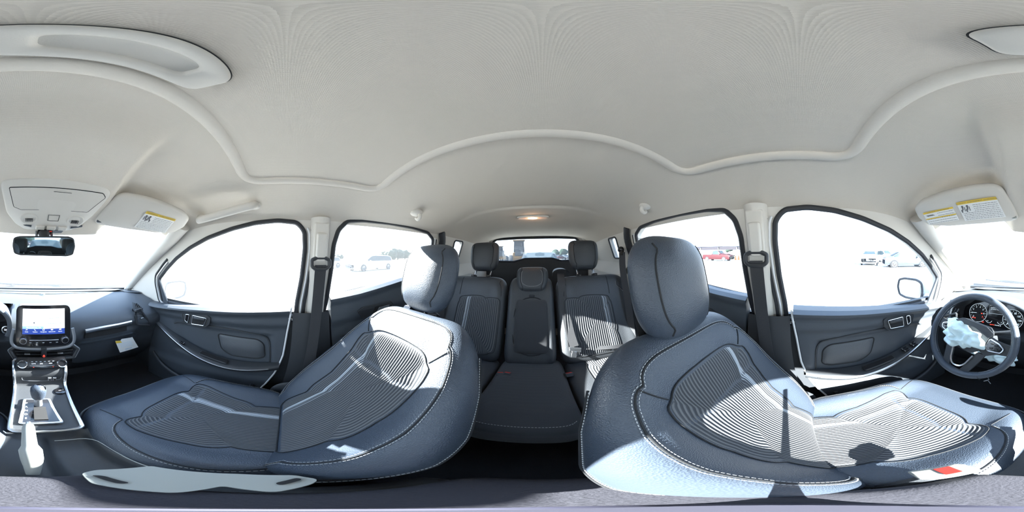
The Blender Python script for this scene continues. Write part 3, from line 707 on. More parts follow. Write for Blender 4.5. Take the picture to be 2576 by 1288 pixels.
MB(PLA).box(tp_+rt@Vector((0,-.001,.010)),(.062,.009,.012),rt).build('tongue_cover',cb,bev=.002)
for i,(x,y,yaw,lab) in enumerate(((.130,-.672,12,'red-buttoned rear buckle nearest the passenger side door'),(.098,-.678,-8,'red-buttoned rear buckle just left of its twin on the bench'),(-.156,-.676,10,'lone red-buttoned rear buckle in front of the driver side backrest'))):
    rt=Matrix.Rotation(R(yaw),3,'Z')@Matrix.Rotation(R(35),3,'X')
    b=empty('belt_buckle',(x,y,.68),lab,'buckle')
    MB(PLA).box((x,y,.688),(.034,.052,.022),rt).build('buckle_body',b,bev=.004)
    MB(RED).box(Vector((x,y,.688))+rt@Vector((0,.012,.0105)),(.024,.022,.004),rt).build('release_button',b,bev=.0015)

# =====================================================================================
# DASHBOARD
# =====================================================================================
dash=empty('dashboard',(0,.9,.55),'blue-black moulded dashboard under the windscreen, sun on its middle top','dashboard')
prof=[(1.20,1.038),(1.10,1.052),(1.0,1.052),(.90,1.040),(.82,1.015),(.77,.985),(.745,.955),(.735,.915),(.735,.885),(.755,.850),(.785,.80),(.80,.72),(.85,.62),(.93,.53),(1.0,.45)]
pr_=smooth_loop([(0,a,b) for a,b in prof],2,False)
def df(a,b):
    x=(a*2-1)*.70; i=b*(len(pr_)-1); k=int(round(i)); y,z=pr_[k].y,pr_[k].z
    edge=sm(.55,.70,abs(x)); y-=.02*edge*(1 if z<1.03 else 0)
    y-=.10*edge*(1 if y>1.0 and z>1.0 else 0)
    if z>.95 and y<1.1: z+=.006*math.cos(x*4)
    if x<-.14 and y<.90 and z<1.03: y+=.11*sm(-.575,-.55,x)*sm(-.14,-.165,x)*sm(.86,.885,z)
    if x>.16: # passenger shelf under the trim
        y+=.028*math.exp(-((z-.885)/.022)**2)*sm(.18,.24,x)*sm(.55,.48,x)
    return Vector((x,y,z))
MB(PLA2).grid(df,90,len(pr_)-1,flip=True).build('dash_body',dash,ang=60)
MB(SEAM).tube([Vector((x/20*.7,1.02,1.059)) for x in range(-20,21)],.0015,seg=5).build('top_seam',dash)
MB(PLA).grid(lambda a,b:Vector(((a*2-1)*.62,lerp(1.10,1.22,b)-.10*(a*2-1)**2,1.056-.012*b+.002)),20,3).build('defrost_grille',dash)
# passenger silver trim
tl=smooth_loop([AY(215,834,.725),AY(255,826,.722),AY(300,818,.722),AY(331,811,.725)],2,False)
MB(SAT).tube(tl,.013,seg=10,flat=(1,.45),up=(0,0,1)).build('silver_trim',dash,label='brushed silver strip above the glovebox shelf')
MB(DARK).grid(lambda a,b:Vector((lerp(.215,.455,a),.745-.004*b,lerp(.902,.868,b))),6,2,flip=False).build('shelf_slot',dash)
# glovebox
gl=[AY(x,y,.752) for x,y in ((222,880),(238,868),(330,866),(345,880),(342,905),(330,925),(240,930),(225,915))]
MB(PLA2).poly(smooth_loop([Vector((x,interp([(.55,.862),(.70,.795),(.80,.768),(.86,.735)],z),z)) for x,z in ((.16,.815),(.20,.835),(.50,.835),(.54,.815),(.53,.66),(.50,.645),(.20,.645),(.17,.66))],2,r=.02),.02,(0,.95,.3)).build('glovebox_door',dash,bev=.003)
# --- right end vent (4 sided, slanted)
def vent(outl,n_slat,parent,y0,rim=PLA,axis='h',name='side_vent',knob=True):
    v=MB(rim); L=smooth_loop(outl,1); v.tube(L,.007,closed=True,seg=8); vo=v.build(name,parent)
    MB(DARK).poly([p+Vector((0,.03,0)) for p in L],.004,(0,1,0)).build('vent_back',vo,smooth=False)
    zs=[p.z for p in outl]; xs=[p.x for p in outl]; z0,z1,x0,x1=min(zs),max(zs),min(xs),max(xs)
    def span(z):
        c=[]
        for a,b in zip(outl,outl[1:]+outl[:1]):
            if (a.z-z)*(b.z-z)<0: c.append(a.lerp(b,(z-a.z)/(b.z-a.z)))
        return sorted(c,key=lambda p:p.x)[:1]+sorted(c,key=lambda p:p.x)[-1:] if len(c)>1 else None
    for i in range(n_slat):
        z=lerp(z0,z1,(i+.5)/n_slat); sp_=span(z)
        if not sp_: continue
        a,b=sp_; MB(PLA).box((a+b)/2+Vector((0,.012,0)),((b-a).length,.020,.0028),Matrix.Rotation(R(-20),3,'X')).build('slat',vo,smooth=False)
    if knob:
        c=sum(outl,Vector())/len(outl); MB(SAT).box(c+Vector((0,-.001,0)),(.026,.008,.007)).build('vent_knob',vo,bev=.0015)
    return vo
vent([AY(x,y,.735) for x,y in ((341,780),(352,776),(372,806),(376,818),(345,816))],6,dash,.735)
m=MB(PLA2); o_=[AY(x,y,.74) for x,y in ((338,762),(348,766),(362,782),(340,782))]; m.poly(o_,.02,(0,1,0)); vo=m.build('demister_vent',dash,smooth=False)
for i in range(5): MB(DARK).box(o_[0].lerp(o_[2],.2+.15*i)+Vector((0,-.001,0)),(.004,.004,.018),Matrix.Rotation(R(20),3,'Y')).build('vent_gap',vo,smooth=False)
# driver side end vents
vent([AY(x,y,.70) for x,y in ((2364,798),(2406,788),(2408,812),(2362,815))],5,dash,.70)
m=MB(PLA2); o_=[AY(x,y,.72) for x,y in ((2392,766),(2408,786),(2384,790),(2380,778))]; m.poly(o_,.02,(0,1,0)); vo=m.build('demister_vent',dash,smooth=False)
for i in range(4): MB(SAT).box(Vector((-.585+.018*i,.716,.985)),(.005,.004,.04),Matrix.Rotation(R(25),3,'Y')).build('vent_gap',vo,smooth=False)
# --- instrument binnacle
BC=Vector((-.352,.79,.975))
def bin_(a,b):
    th=lerp(-.10,1.10,a)*PI; rx,rz=.205,.108
    y=lerp(.70,.88,b) ; k=1-.10*b
    return Vector((BC.x+rx*k*math.cos(th),y-.02*math.sin(th)*(1-b)*-1,.968+rz*k*math.copysign(abs(math.sin(th))**.8,math.sin(th))-.01*b))
m=MB([PLA,PLA2]); m.grid(bin_,40,8,mi=0); m.grid(lambda a,b:(lambda p:Vector((BC.x+(p.x-BC.x)*1.10,p.y,.968+(p.z-.968)*1.12)))(bin_(a,b)),40,8,mi=1,flip=True)
m.grid(lambda a,b:(lambda p:Vector((BC.x+(p.x-BC.x)*lerp(1,1.10,b),p.y-.006*math.sin(PI*b),.968+(p.z-.968)*lerp(1,1.12,b))))(bin_(a,0)),40,3,mi=1)
ic=m.build('instrument_hood',dash,ang=60,label='arched hood over the instruments')
nrm=Vector((0,-.96,.28)); 
CF=Frame((BC.x,.80,.962),(1,0,0),(0,.28,.96),(0,-.96,.28))
fm=MB(PLG); fm.poly(smooth_loop([CF(a,b,0) for a,b in ((-.19,-.062),(-.185,.03),(-.12,.085),(.12,.085),(.185,.03),(.19,-.062))],2),.006,-CF.w); face=fm.build('instrument_face',dash,smooth=False)
def gauge(cx,cy,r,digits,a0,a1,red,needle):
    rg=[CF(cx+r*math.cos(2*PI*i/48),cy+r*math.sin(2*PI*i/48),.004) for i in range(48)]
    g=MB([CLW,CLR,DARK]).tube(rg,.0009,closed=True,seg=6,mi=0)
    g.cyl(CF(cx,cy,.0005),CF(cx,cy,.002),r*.98,40,mi=2)
    nt_=len(digits)*2-1
    for i in range(nt_):
        an=R(lerp(a0,a1,i/(nt_-1))); p0=CF(cx+r*.9*math.cos(an),cy+r*.9*math.sin(an),.003); p1=CF(cx+r*.8*math.cos(an),cy+r*.8*math.sin(an),.003)
        g.tube([p0,p1],.0008,seg=4,mi=1 if digits[i//2] in red else 0)
    an=R(needle); g.tube([CF(cx,cy,.005),CF(cx+r*.78*math.cos(an),cy+r*.78*math.sin(an),.005)],.0012,seg=4,mi=0)
    g.cyl(CF(cx,cy,.003),CF(cx,cy,.008),.006,12,mi=2)
    o=g.build('dial',face,smooth=False)
    for i,dg in enumerate(digits):
        an=R(lerp(a0,a1,i/(len(digits)-1))); text(dg,(CF(cx+r*.66*math.cos(an),cy+r*.66*math.sin(an),.003),CF.u,CF.v),r*.26,CLR if dg in red else CLW,face,'numeral')
gauge(-.098,.006,.053,['0','1','2','3','4','5','6','7'],225,-35,['7'],185)
gauge(.098,-.004,.053,['0','20','40','60','80','100','120','140'],225,-45,[],225)
text('8,0',(CF(-.062,-.042,.003),CF.u,CF.v),.010,CLR,face,'numeral')
MB([PLG]).poly([CF(a,b,.002) for a,b in ((-.034,.015),(.05,.015),(.05,.060),(-.034,.060))],.001,CF.w).build('message_screen',face,smooth=False)
MB(CLW).tube([CF(a,b,.0035) for a,b in ((-.034,.015),(.05,.015),(.05,.060),(-.034,.060))],.0007,closed=True,seg=4).build('screen_frame',face)
text('Presion de aceite\ndel motor baja',(CF(-.028,.044,.0035),CF.u,CF.v),.0085,CLW,face,'message_text',align='LEFT')
text('C',(CF(-.035,-.03,.0035),CF.u,CF.v),.009,CLW,face,'numeral'); text('F',(CF(.04,-.03,.0035),CF.u,CF.v),.009,CLW,face,'numeral')
g=MB([CLW,CLR])
for cx in (-.03,.035): g.tube([CF(cx+.018*math.cos(R(t)),-.022+.018*math.sin(R(t)),.003) for t in range(200,345,12)],.001,seg=4)
for i in range(7): g.box(CF(-.018+i*.009,-.048,.003),(.005,.002,.004),mi=1 if i<3 else 0)
for cx,cy in ((-.125,-.026),(-.112,-.026),(-.075,.006)): g.box(CF(cx,cy,.004),(.007,.002,.005),mi=1)
g.build('warning_lights',face,smooth=False,kind='stuff')
# --- infotainment unit
SF=Frame((.009,.695,.982),(1,0,0),(0,.10,.995),(0,-.995,.10))
def rr(x0,x1,y0,y1,r,F,o,n=3): 
    pts=[(x0,y0+r),(x0+r*.3,y0+r*.3),(x0+r,y0),(x1-r,y0),(x1-r*.3,y0+r*.3),(x1,y0+r),(x1,y1-r),(x1-r*.3,y1-r*.3),(x1-r,y1),(x0+r,y1),(x0+r*.3,y1-r*.3),(x0,y1-r)]
    return smooth_loop([F(a,b,o) for a,b in pts],1)
m=MB(PLG); m.poly(rr(-.118,.118,-.105,.098,.022,SF,.0),.045,-SF.w); iu=m.build('infotainment_unit',dash,bev=.004,label='glossy black unit carrying the touch screen')
m=MB(SILP); ol=smooth_loop([SF(a,b,-.004) for a,b in ((-.128,-.02),(-.138,-.07),(-.132,-.105),(-.10,-.125),(.10,-.125),(.132,-.105),(.138,-.07),(.128,-.02))],2,False)
m.tube(ol,.008,seg=8,flat=(1,.5)); m.build('silver_surround',iu)
MB(SCRW).poly([SF(a,b,.001) for a,b in ((-.090,-.014),(.092,-.014),(.092,.082),(-.090,.082))],.0008,SF.w).build('map_screen',iu,smooth=False,label='washed-out white navigation map')
MB(SCRB).poly([SF(a,b,.001) for a,b in ((-.090,-.042),(.092,-.042),(.092,-.014),(-.090,-.014))],.0008,SF.w).build('menu_bar',iu,smooth=False,label='deep blue menu bar')
MB(SCRL).poly([SF(a,b,.002) for a,b in ((-.090,-.014),(.000,-.014),(.000,-.002),(-.090,-.002))],.0008,SF.w).build('place_bar',iu,smooth=False)
text('Grand Prairie, TX',(SF(-.042,-.008,.003),SF.u,SF.v),.0085,SCRT,iu,'place_name')
for i,t in enumerate(('Audio','Telefono','Navegacion','Aplicaciones','Ajustes')):
    x=-.072+i*.036; text(t,(SF(x,-.029,.0025),SF.u,SF.v),.0058,SCRT,iu,'menu_text')
    g=MB(SCRT)
    if i==0: g.tube([SF(x-.003,-.022,.0025),SF(x-.001,-.016,.0025),SF(x+.003,-.016,.0025),SF(x+.003,-.021,.0025)],.0007,seg=4)
    elif i==1: g.tube([SF(x-.003,-.016,.0025),SF(x-.001,-.020,.0025),SF(x+.003,-.022,.0025)],.0010,seg=4)
    elif i==2: g.tube([SF(x+.004*math.cos(k),-.019+.004*math.sin(k),.0025) for k in [j*PI/6 for j in range(12)]],.0006,closed=True,seg=4)
    else: g.box(SF(x-.0025,-.019,.0025),(.004,.001,.005)).box(SF(x+.0025,-.019,.0025),(.004,.001,.005))
    g.build('menu_icon',iu,smooth=False)
MB(INK).poly([SF(-.040+a,.016+b,.0025) for a,b in ((-.006,0),(.004,.006),(.001,0),(.004,-.006))],.0005,SF.w).build('map_arrow',iu,smooth=False)
g=MB(mat('map_grey',(.45,.52,.58),.5))
for x0,x1,y in ((.025,.068,.038),(.018,.075,.012),(-.005,.012,.075)): 
    k=x0
    while k<x1: ww=.003+.004*random.random(); g.box(SF(k+ww/2,y,.0022),(ww,.0008,.0025)); k+=ww+.002
g.build('map_lettering',iu,smooth=False,kind='stuff')
for x in (-.085,.092):
    kb=MB([SAT,PLG]); kb.lathe(SF(x,-.074,0),SF.w,[(.017,0),(.017,.010),(.0145,.016),(.013,.016)],28,mi=0); kb.cyl(SF(x,-.074,.0),SF(x,-.074,.0145),.0135,24,mi=1); kb.build('rotary_knob',iu)
MB(SAT).box(SF(.003,-.072,.003),(.125,.006,.004)).build('button_rail',iu,bev=.001)
for i,x in enumerate((-.055,-.027,0,.030,.058)):
    MB(mat('button_print',(.5,.55,.6),.6)).box(SF(x,-.086,.002),(.009,.001,.003)).build('media_button',iu,smooth=False)
# start button
sb=MB([SAT,PLG]); c0=AY(15,829,.725); sb.lathe(c0,(0,-1,.15),[(.020,0),(.020,.006),(.016,.009),(.014,.006)],28,mi=0); sb.cyl(c0,c0+Vector((0,-.006,.001)),.014,24,mi=1); so=sb.build('start_button',dash,label='round start button with silver ring')
text('START\nSTOP',(c0+Vector((0,-.0065,.001)),(1,0,0),(0,.15,1)),.0055,SCRT,so,'lettering')
# centre vents
VF=Frame((.012,.69,.832),(1,0,0),(0,.15,.99),(0,-.99,.15))
hexo=[(-.145,.012),(-.122,.036),(.125,.036),(.150,.010),(.128,-.036),(-.118,-.038)]
m=MB([PLA,SILP]); L=smooth_loop([VF(a,b,0) for a,b in hexo],2); m.tube(L,.009,closed=True,seg=8); cv=m.build('centre_vents',dash)
MB(SILP).tube([p+VF.w*.003+(p-VF.o)*.06 for p in L],.0025,closed=True,seg=6).build('vent_surround',cv)
MB(DARK).poly([p-VF.w*.03 for p in L],.004,-VF.w).build('vent_back',cv,smooth=False)
for i in range(4):
    b=.026-.0175*i
    for x0,x1 in ((-.128+.006*i,-.012),(.012,.134-.006*i)):
        MB(PLA).box(VF((x0+x1)/2,b,-.008),(x1-x0,.018,.003),Matrix.Rotation(R(-12),3,'X')).build('slat',cv,smooth=False)
MB(PLA).box(VF(0,0,0),(.024,.02,.07)).build('hazard_switch',cv,bev=.003)
MB(CLR).poly([VF(a,b,.0112) for a,b in ((-.006,-.014),(.006,-.014),(0,-.004))],.0008,VF.w).build('hazard_triangle',cv,smooth=False,label='red warning triangle')
for x in (-.07,.07): MB(SAT).box(VF(x,-.002,.006),(.024,.010,.006)).build('vent_knob',cv,bev=.001)
# =====================================================================================
# CENTRE CONSOLE
# =====================================================================================
con=empty('centre_console',(0,.35,.40),'black centre console with silver-edged gear panel between the front seats','console')
# console surface: slopes from under the vents down to the gear gate then flat
cpath=[(.665,.790),(.625,.785),(.60,.76),(.60,.72),(.585,.695),(.50,.688),(.40,.680),(.345,.674)]
cps=smooth_loop([(0,a,b) for a,b in cpath],2,False)
def cf_(a,b):
    p=cps[int(round(b*(len(cps)-1)))]; x=-.008+(a*2-1)*lerp(.100,.072,b); return Vector((x,p.y,p.z))
MB(PLA).grid(cf_,8,len(cps)-1,flip=False).build('gear_panel',con,ang=60)
m=MB(SAT)
pl=[cf_(0,i/30)+Vector((-.006,0,.004)) for i in range(31)]; pr2=[cf_(1,i/30)+Vector((.006,0,.004)) for i in range(31)]
loop=pl+smooth_loop([pl[-1],pl[-1]+Vector((.012,-.012,0)),pr2[-1]+Vector((-.012,-.012,0)),pr2[-1]],2,False)+pr2[::-1]+smooth_loop([pr2[0],pr2[0]+Vector((-.01,.01,.012)),pl[0]+Vector((.01,.01,.012)),pl[0]],2,False)
m.tube(loop,.0065,closed=True,seg=8); m.build('silver_frame',con,label='polished silver frame around gear panel')
m=MB(PLA)
m.box((-.008,.28,.49),(.148,.80,.24)); m.box((-.008,.76,.62),(.22,.20,.34)); m.build('console_body',con,bev=.02)
# console tray aft of the gear panel with cup recess
m=MB(PLA); m.grid(lambda a,b:Vector((-.008+(a*2-1)*.100,lerp(.345,.12,b),.650-.012*math.exp(-(((a-.68)/.22)**6))*sm(0,.12,b)*3.2)),30,16,flip=False); m.build('console_tray',con,ang=60)
MB(LGREY).tube(smooth_loop([(.002,.30,.651),(.075,.30,.651),(.085,.24,.651),(.08,.14,.651)],2,False),.0014,seg=5).build('tray_rim',con)
# climate panel
KF=Frame((-.002,.628,.812),(1,0,0),(0,.45,.89),(0,-.89,.45))
m=MB(PLG); m.poly(rr(-.098,.098,-.022,.030,.008,KF,.0),.02,-KF.w); cl=m.build('climate_panel',con,bev=.002)
for x in (-.073,.080):
    kb=MB([CHR,PLG]); kb.lathe(KF(x,-.002,0),KF.w,[(.0215,0),(.0215,.010),(.018,.015),(.016,.013)],30,mi=0); kb.cyl(KF(x,-.002,0),KF(x,-.002,.013),.0165,24,mi=1); kb.build('climate_knob',cl,label='round black knob with chrome ring')
MB(SAT).tube([KF(-.045,-.010,.002),KF(0,-.013,.002),(KF(.05,-.010,.002))],.0016,seg=6).build('chrome_line',cl)
for i in range(6):
    MB(mat('button_print',(.5,.55,.6),.6)).box(KF(-.036+i*.0165,.010,.001),(.007,.001,.003)).build('climate_button',cl,smooth=False)
text('A/C',(KF(0,.0,.001),KF.u,KF.v),.007,SCRT,cl,'lettering'); text('AUTO',(KF(-.030,.0,.001),KF.u,KF.v),.006,SCRT,cl,'lettering'); text('MAX',(KF(.036,.0,.001),KF.u,KF.v),.006,SCRT,cl,'lettering')
MB(CLR).box(KF(-.03,-.018,.001),(.004,.001,.002)).box(KF(.045,-.018,.001),(.004,.001,.002)).build('indicator',cl,smooth=False,kind='stuff')
# usb ports, socket
for x in (.028,.046):
    g=MB([SILP,DARK]); g.box((x,.596,.737),(.013,.006,.016)); g.box((x,.592,.737),(.007,.004,.010),mi=1); g.build('usb_port',con,smooth=False)
g=MB([PLG,SAT]); g.lathe((.058,.548,.690),(0,0,1),[(.020,0),(.020,.006),(.015,.008),(0.0001,.008)],24); so=g.build('power_socket',con); text('12V',((.058,.548,.699),(1,0,0),(0,1,0)),.007,SCRT,so)
MB(SILP).tube(smooth_loop([(-.075,.598,.744),(-.072,.597,.725),(.068,.597,.725),(.072,.598,.744)],2,False),.0012,seg=5).build('shelf_line',con)
# gear gate
GF=Frame((-.020,.440,.690),(1,0,0),(0,1,.07),(0,-.07,1))
m=MB(SAT); L=smooth_loop([GF(a,b,0) for a,b in ((-.046,-.068),(-.040,.062),(.034,.062),(.050,-.068))],2); m.tube(L,.005,closed=True,seg=8,flat=(.6,1)); gg=m.build('gear_gate',con,label='silver bordered gear gate')
MB(PLG).poly(smooth_loop([GF(a,b,.001) for a,b in ((-.046,-.068),(-.040,.062),(.034,.062),(.050,-.068))],2),.004,-GF.w).build('gate_plate',gg,smooth=False)
MB(DARK).box(GF(.003,-.018,.002),(.034,.070,.003)).build('gate_slot',gg,smooth=False)
for i,t in enumerate('PRNDS'): text(t,(GF(-.034,.036-.020*i,.0025),(1,0,0),(0,1,0)),.012,SCRT,gg,'gear_letter')
# gear lever
gl0=GF(.000,.030,.002)
g=MB(SILP); g.cyl(gl0,gl0+Vector((-.002,-.006,.058)),.013,20,r2=.011); gk=g.build('gear_lever',con,label='gear lever with leather and silver knob')
kt=gl0+Vector((-.002,-.004,.090))
g=MB([LEA,CHR]); 
def kn(a,b):
    th=2*PI*a; h=[(-.036,.013,.012),(-.030,.018,.015),(-.012,.022,.019),(.008,.024,.022),(.022,.023,.022),(.030,.018,.018),(.034,.009,.010),(.0345,0.0001,.0001)][int(round(b*7))]
    return kt+Vector((h[1]*math.cos(th),h[2]*math.sin(th)+h[0]*.12,h[0]))
g.grid(kn,24,7,cu=True,mi=lambda a,b:1 if (b>.55 and (a<.36 or a>.93)) or b<.12 else 0); g.build('gear_knob',gk)
# handbrake
hb=empty('handbrake',(-.045,.2,.66),'handbrake lever with gaiter beside the console tray, whitened by sun','handbrake')
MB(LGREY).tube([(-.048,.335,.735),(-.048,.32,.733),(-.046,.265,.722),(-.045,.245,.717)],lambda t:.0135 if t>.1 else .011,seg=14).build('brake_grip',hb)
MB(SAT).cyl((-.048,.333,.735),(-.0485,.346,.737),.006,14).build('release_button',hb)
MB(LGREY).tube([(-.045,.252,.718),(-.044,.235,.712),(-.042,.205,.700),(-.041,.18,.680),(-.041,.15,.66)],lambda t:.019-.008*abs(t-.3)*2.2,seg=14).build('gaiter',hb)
# armrest
ar=empty('console_armrest',(-.04,-.10,.55),'grey cloth topped armrest box under the viewpoint between the seats','armrest')
pd=Pad(Frame((-.048,-.13,.682),(1,0,0),(0,1,0),(0,0,1)),lambda T:.075,.005,.265,lambda S,T:.022,lambda S,T:.045,n=6,p=8,e=2)
pd.mesh(MB(ARMC),24,36).build('armrest_lid',ar,ang=80,label='grey cloth armrest lid')
MB(PLA).box((-.048,.0,.59),(.125,.22,.16)).build('armrest_box',ar,bev=.015)
tr=empty('plastic_tray',(.03,.05,.79),'pale grey plastic piece with slotted ends beside the armrest, sunlit','tray')
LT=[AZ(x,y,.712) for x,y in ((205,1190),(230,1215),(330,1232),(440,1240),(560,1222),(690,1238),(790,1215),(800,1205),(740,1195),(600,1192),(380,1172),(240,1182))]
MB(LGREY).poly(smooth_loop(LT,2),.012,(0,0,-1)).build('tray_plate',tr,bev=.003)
for pts in (((228,1195),(262,1197),(330,1215),(300,1217)),((690,1215),(745,1202),(762,1206),(705,1221))):
    MB(DARK).poly(smooth_loop([AZ(x,y,.7135) for x,y in pts],2),.002,(0,0,1)).build('slot',tr,smooth=False)
# slim stand that carries the viewpoint
st=empty('camera_stand',(-.055,0,.70),'slim dark pole standing on the armrest right under the viewpoint','stand')
MB(mat('stand_metal',(.020,.020,.035),.6)).cyl((-.055,0,.70),(-.055,0,1.04),.0065,14).build('pole',st)
MB(MT['stand_metal']).cyl((-.055,0,.703),(-.055,0,.72),.022,20,r2=.012).build('foot',st)
# front buckles
for x,y,yaw,lab in ((-.135,.115,-20,'driver belt buckle with bright orange-red button beside the armrest'),):
    b=empty('belt_buckle',(x,y,.66),lab,'buckle'); rt=Matrix.Rotation(R(yaw),3,'Z')@Matrix.Rotation(R(25),3,'X')
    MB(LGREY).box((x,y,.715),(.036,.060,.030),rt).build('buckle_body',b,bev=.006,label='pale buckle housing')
    MB(RED).box(Vector((x,y,.715))+rt@Vector((0,.010,.0155)),(.024,.020,.004),rt).build('release_button',b,bev=.001)
    MB(PLA).tube([(x,y-.02,.70),(x+.005,y-.06,.66),(x+.01,y-.08,.60)],.010,seg=8).build('buckle_stalk',b)
# =====================================================================================
# STEERING WHEEL, AIRBAGS
# =====================================================================================
WC=Vector((-.348,.532,.968)); tl_=R(24); rot=R(11)
wv=Vector((0,math.sin(tl_),math.cos(tl_))); ww=Vector((0,-math.cos(tl_),math.sin(tl_)))
def wf(a,b,c=0):  # wheel plane, x to passenger side
    a2=a*math.cos(rot)-b*math.sin(-rot)*-1*-1; 
    ca,sa=math.cos(-rot),math.sin(-rot); x=a*ca-b*sa; y=a*sa+b*ca
    return WC+Vector((1,0,0))*x+wv*y+ww*c
sw=empty('steering_wheel',WC,'black leather steering wheel with silver spokes in front of the instruments','steering wheel')
RW_=.172
m=MB(LEA); m.tube([wf(RW_*math.cos(2*PI*i/72),RW_*math.sin(2*PI*i/72)*.985,0) for i in range(72)],.0155,closed=True,seg=14,flat=(1.12,.95),up=ww); rim=m.build('wheel_rim',sw)
stitches([wf((RW_-.0145)*math.cos(2*PI*i/90),(RW_-.0145)*math.sin(2*PI*i/90),.007) for i in range(90)],None,'stitching',rim,step=.006,ln=.0035,closed=True)
for an in (35,145,235,305):
    c_,s_=math.cos(R(an)),math.sin(R(an)); MB(SEAM).tube([wf((RW_+.0165*math.cos(k))*c_,(RW_+.0165*math.cos(k))*s_,.0165*math.sin(k)) for k in [j*PI/6 for j in range(12)]],.0010,closed=True,seg=5).build('rim_seam',rim)
hubp=[(-.075,.040),(-.055,.062),(.055,.062),(.075,.040),(.065,-.030),(.035,-.062),(-.035,-.062),(-.065,-.030)]
m=MB(PLA); m.poly(smooth_loop([wf(a,b,.012) for a,b in hubp],2),.045,-ww); hub=m.build('hub',sw,bev=.006)
for s in (1,-1):
    m=MB(PLA); m.poly(smooth_loop([wf(s*a,b,.002) for a,b in ((.05,.035),(.10,.022),(.162,.018),(.164,-.022),(.12,-.030),(.085,-.052),(.05,-.04))],2),.020,-ww); so=m.build('spoke',sw,bev=.005)
    m=MB([SAT,PLG]); L=smooth_loop([wf(s*a,b,.006) for a,b in ((.078,.022),(.115,.014),(.138,.0),(.132,-.018),(.085,-.026),(.072,-.010))],2)
    m.tube(L,.0028,closed=True,seg=6); m.poly(L,.004,-ww,mi=1); sp_o=m.build('button_pod',so,label='switch pod with silver rim')
    for a,b in ((.092,.008),(.108,.004),(.122,-.002),(.094,-.012),(.112,-.012)):
        MB(PLA).box(wf(s*a,b,.0075),(.012,.004,.009),Matrix.Rotation(tl_,3,'X')@Matrix.Identity(3)).build('button',sp_o,bev=.001)
# lower V spoke
m=MB([PLA,SAT])
L=smooth_loop([wf(a,b,0) for a,b in ((-.030,-.055),(-.036,-.165),(.036,-.165),(.030,-.055))],1)
for s in (1,-1): m.poly(smooth_loop([wf(s*a,b,.002) for a,b in ((.052,-.050),(.020,-.165),(.050,-.168),(.085,-.050))][::1],1),.014,-ww,mi=0)
m.build('lower_spoke',sw,bev=.003)
MB(SAT).tube(smooth_loop([wf(-.045,-.07,.006),wf(-.026,-.140,.006),wf(.026,-.140,.006),wf(.045,-.07,.006)],2,False),.0035,seg=8).build('spoke_strip',sw,label='silver V shaped spoke edging')
MB(PLA).cyl(WC-ww*.02,WC-ww*.16+Vector((0,0,-.02)),.05,24,r2=.06).build('column_shroud',sw)
for s,zz in ((-1,.0),(1,.0)): MB(PLA).tube([WC-ww*.05+Vector((s*.04,0,.02)),WC-ww*.055+Vector((s*.10,0,.035)),WC-ww*.05+Vector((s*.15,0,.045))],lambda t:.007+.006*t,seg=10).build('column_stalk',sw)
MB(SILP).tube([(-.30,.62,.72),(-.305,.60,.70),(-.29,.585,.695),(-.31,.58,.68),(-.30,.60,.67),(-.285,.59,.66)],.0018,seg=5).build('dangling_wire',sw,label='loose bright wires below the wheel')
def cloth(c,F,ra,rb,th,seed,name,label,droop=0,parent=None,pts=None):
    def f(a,b):
        t=2*PI*a; r=math.sin(PI*b/1.0*.5) if b<=1 else 1
        jag=1+.20*math.sin(3*t+seed)+.10*math.sin(7*t+seed*2)+.06*math.sin(13*t)
        u=ra*r*jag*math.cos(t); v=rb*r*jag*math.sin(t)
        h=th*(1-r**3)
        nz=noise.noise(Vector((u*26+seed,v*26,seed)))*.5+noise.noise(Vector((u*60,v*55+seed,seed*2)))*.30
        rdg=1-abs(noise.noise(Vector((u*22-seed,v*38,seed*3))))*2
        h+=(nz*.030+.016*rdg)*(1-r**6)
        return F(u,v-droop*r*r*(1 if v<0 else 0),h+.002)
    m=MB(BAG); m.grid(f,90,34,cu=True); m.grid(lambda a,b:f(a,b)-F.w*(.003+.02*(1-b)),90,8,cu=True,flip=True)
    return m.build(name,parent,label=label,cat='airbag' if label and not parent else None,ang=60)
WF=Frame(wf(.0,.0,.012),(1,0,0),wv,ww)
cloth(None,Frame(wf(-.026,-.006,.020),Vector((math.cos(R(10)),0,-math.sin(R(10)))),wv,ww),.082,.056,.034,1.7,'deflated_airbag','crumpled pale blue-white airbag cloth hanging out of the steering wheel hub')
MB(PLA).poly(smooth_loop([wf(a,b,.040) for a,b in ((-.070,.045),(-.04,.066),(.06,.066),(.095,.050),(.082,.028),(.02,.048),(-.05,.040))],2),.006,-ww).build('torn_cover',sw,label='burst open airbag cover flap')
KFm=Frame((-.300,.690,.790),(1,0,0),Vector((0,.4,.9)).normalized(),Vector((0,-.9,.4)).normalized())
cloth(None,KFm,.105,.050,.028,4.2,'deflated_airbag','limp pale blue knee airbag cloth hanging below the steering column')
# tag on the glovebox
tg_=empty('hanging_tag',AY(318,868,.735),'small white paper tag with yellow corner hanging below the silver dash strip','tag')
TL=[AY(x,y,.733) for x,y in ((290,858),(303,857),(306,853),(331,849),(333,848),(348,873),(302,887))]
MB(PAPER).poly(TL,.0012,(0,1,0)).build('tag_card',tg_,smooth=False)
MB(YEL).poly([AY(x,y,.7325) for x,y in ((290,858),(303,857),(307,862),(292,864))],.0004,(0,1,0)).build('yellow_corner',tg_,smooth=False)
g=MB(TAGB)
for i in range(4):
    a,b=AY(300+i*1.5,864+i*3,.7325),AY(334+i*1.5,858+i*3,.7325); g.tube([a,a.lerp(b,.9)],.0008,seg=4)
for i in range(9):
    a=AY(316+i*1.9,878.5-i*.45,.7325); g.box(a,(.0018,.0006,.010))
g.build('printed_lines',tg_,smooth=False,kind='stuff')
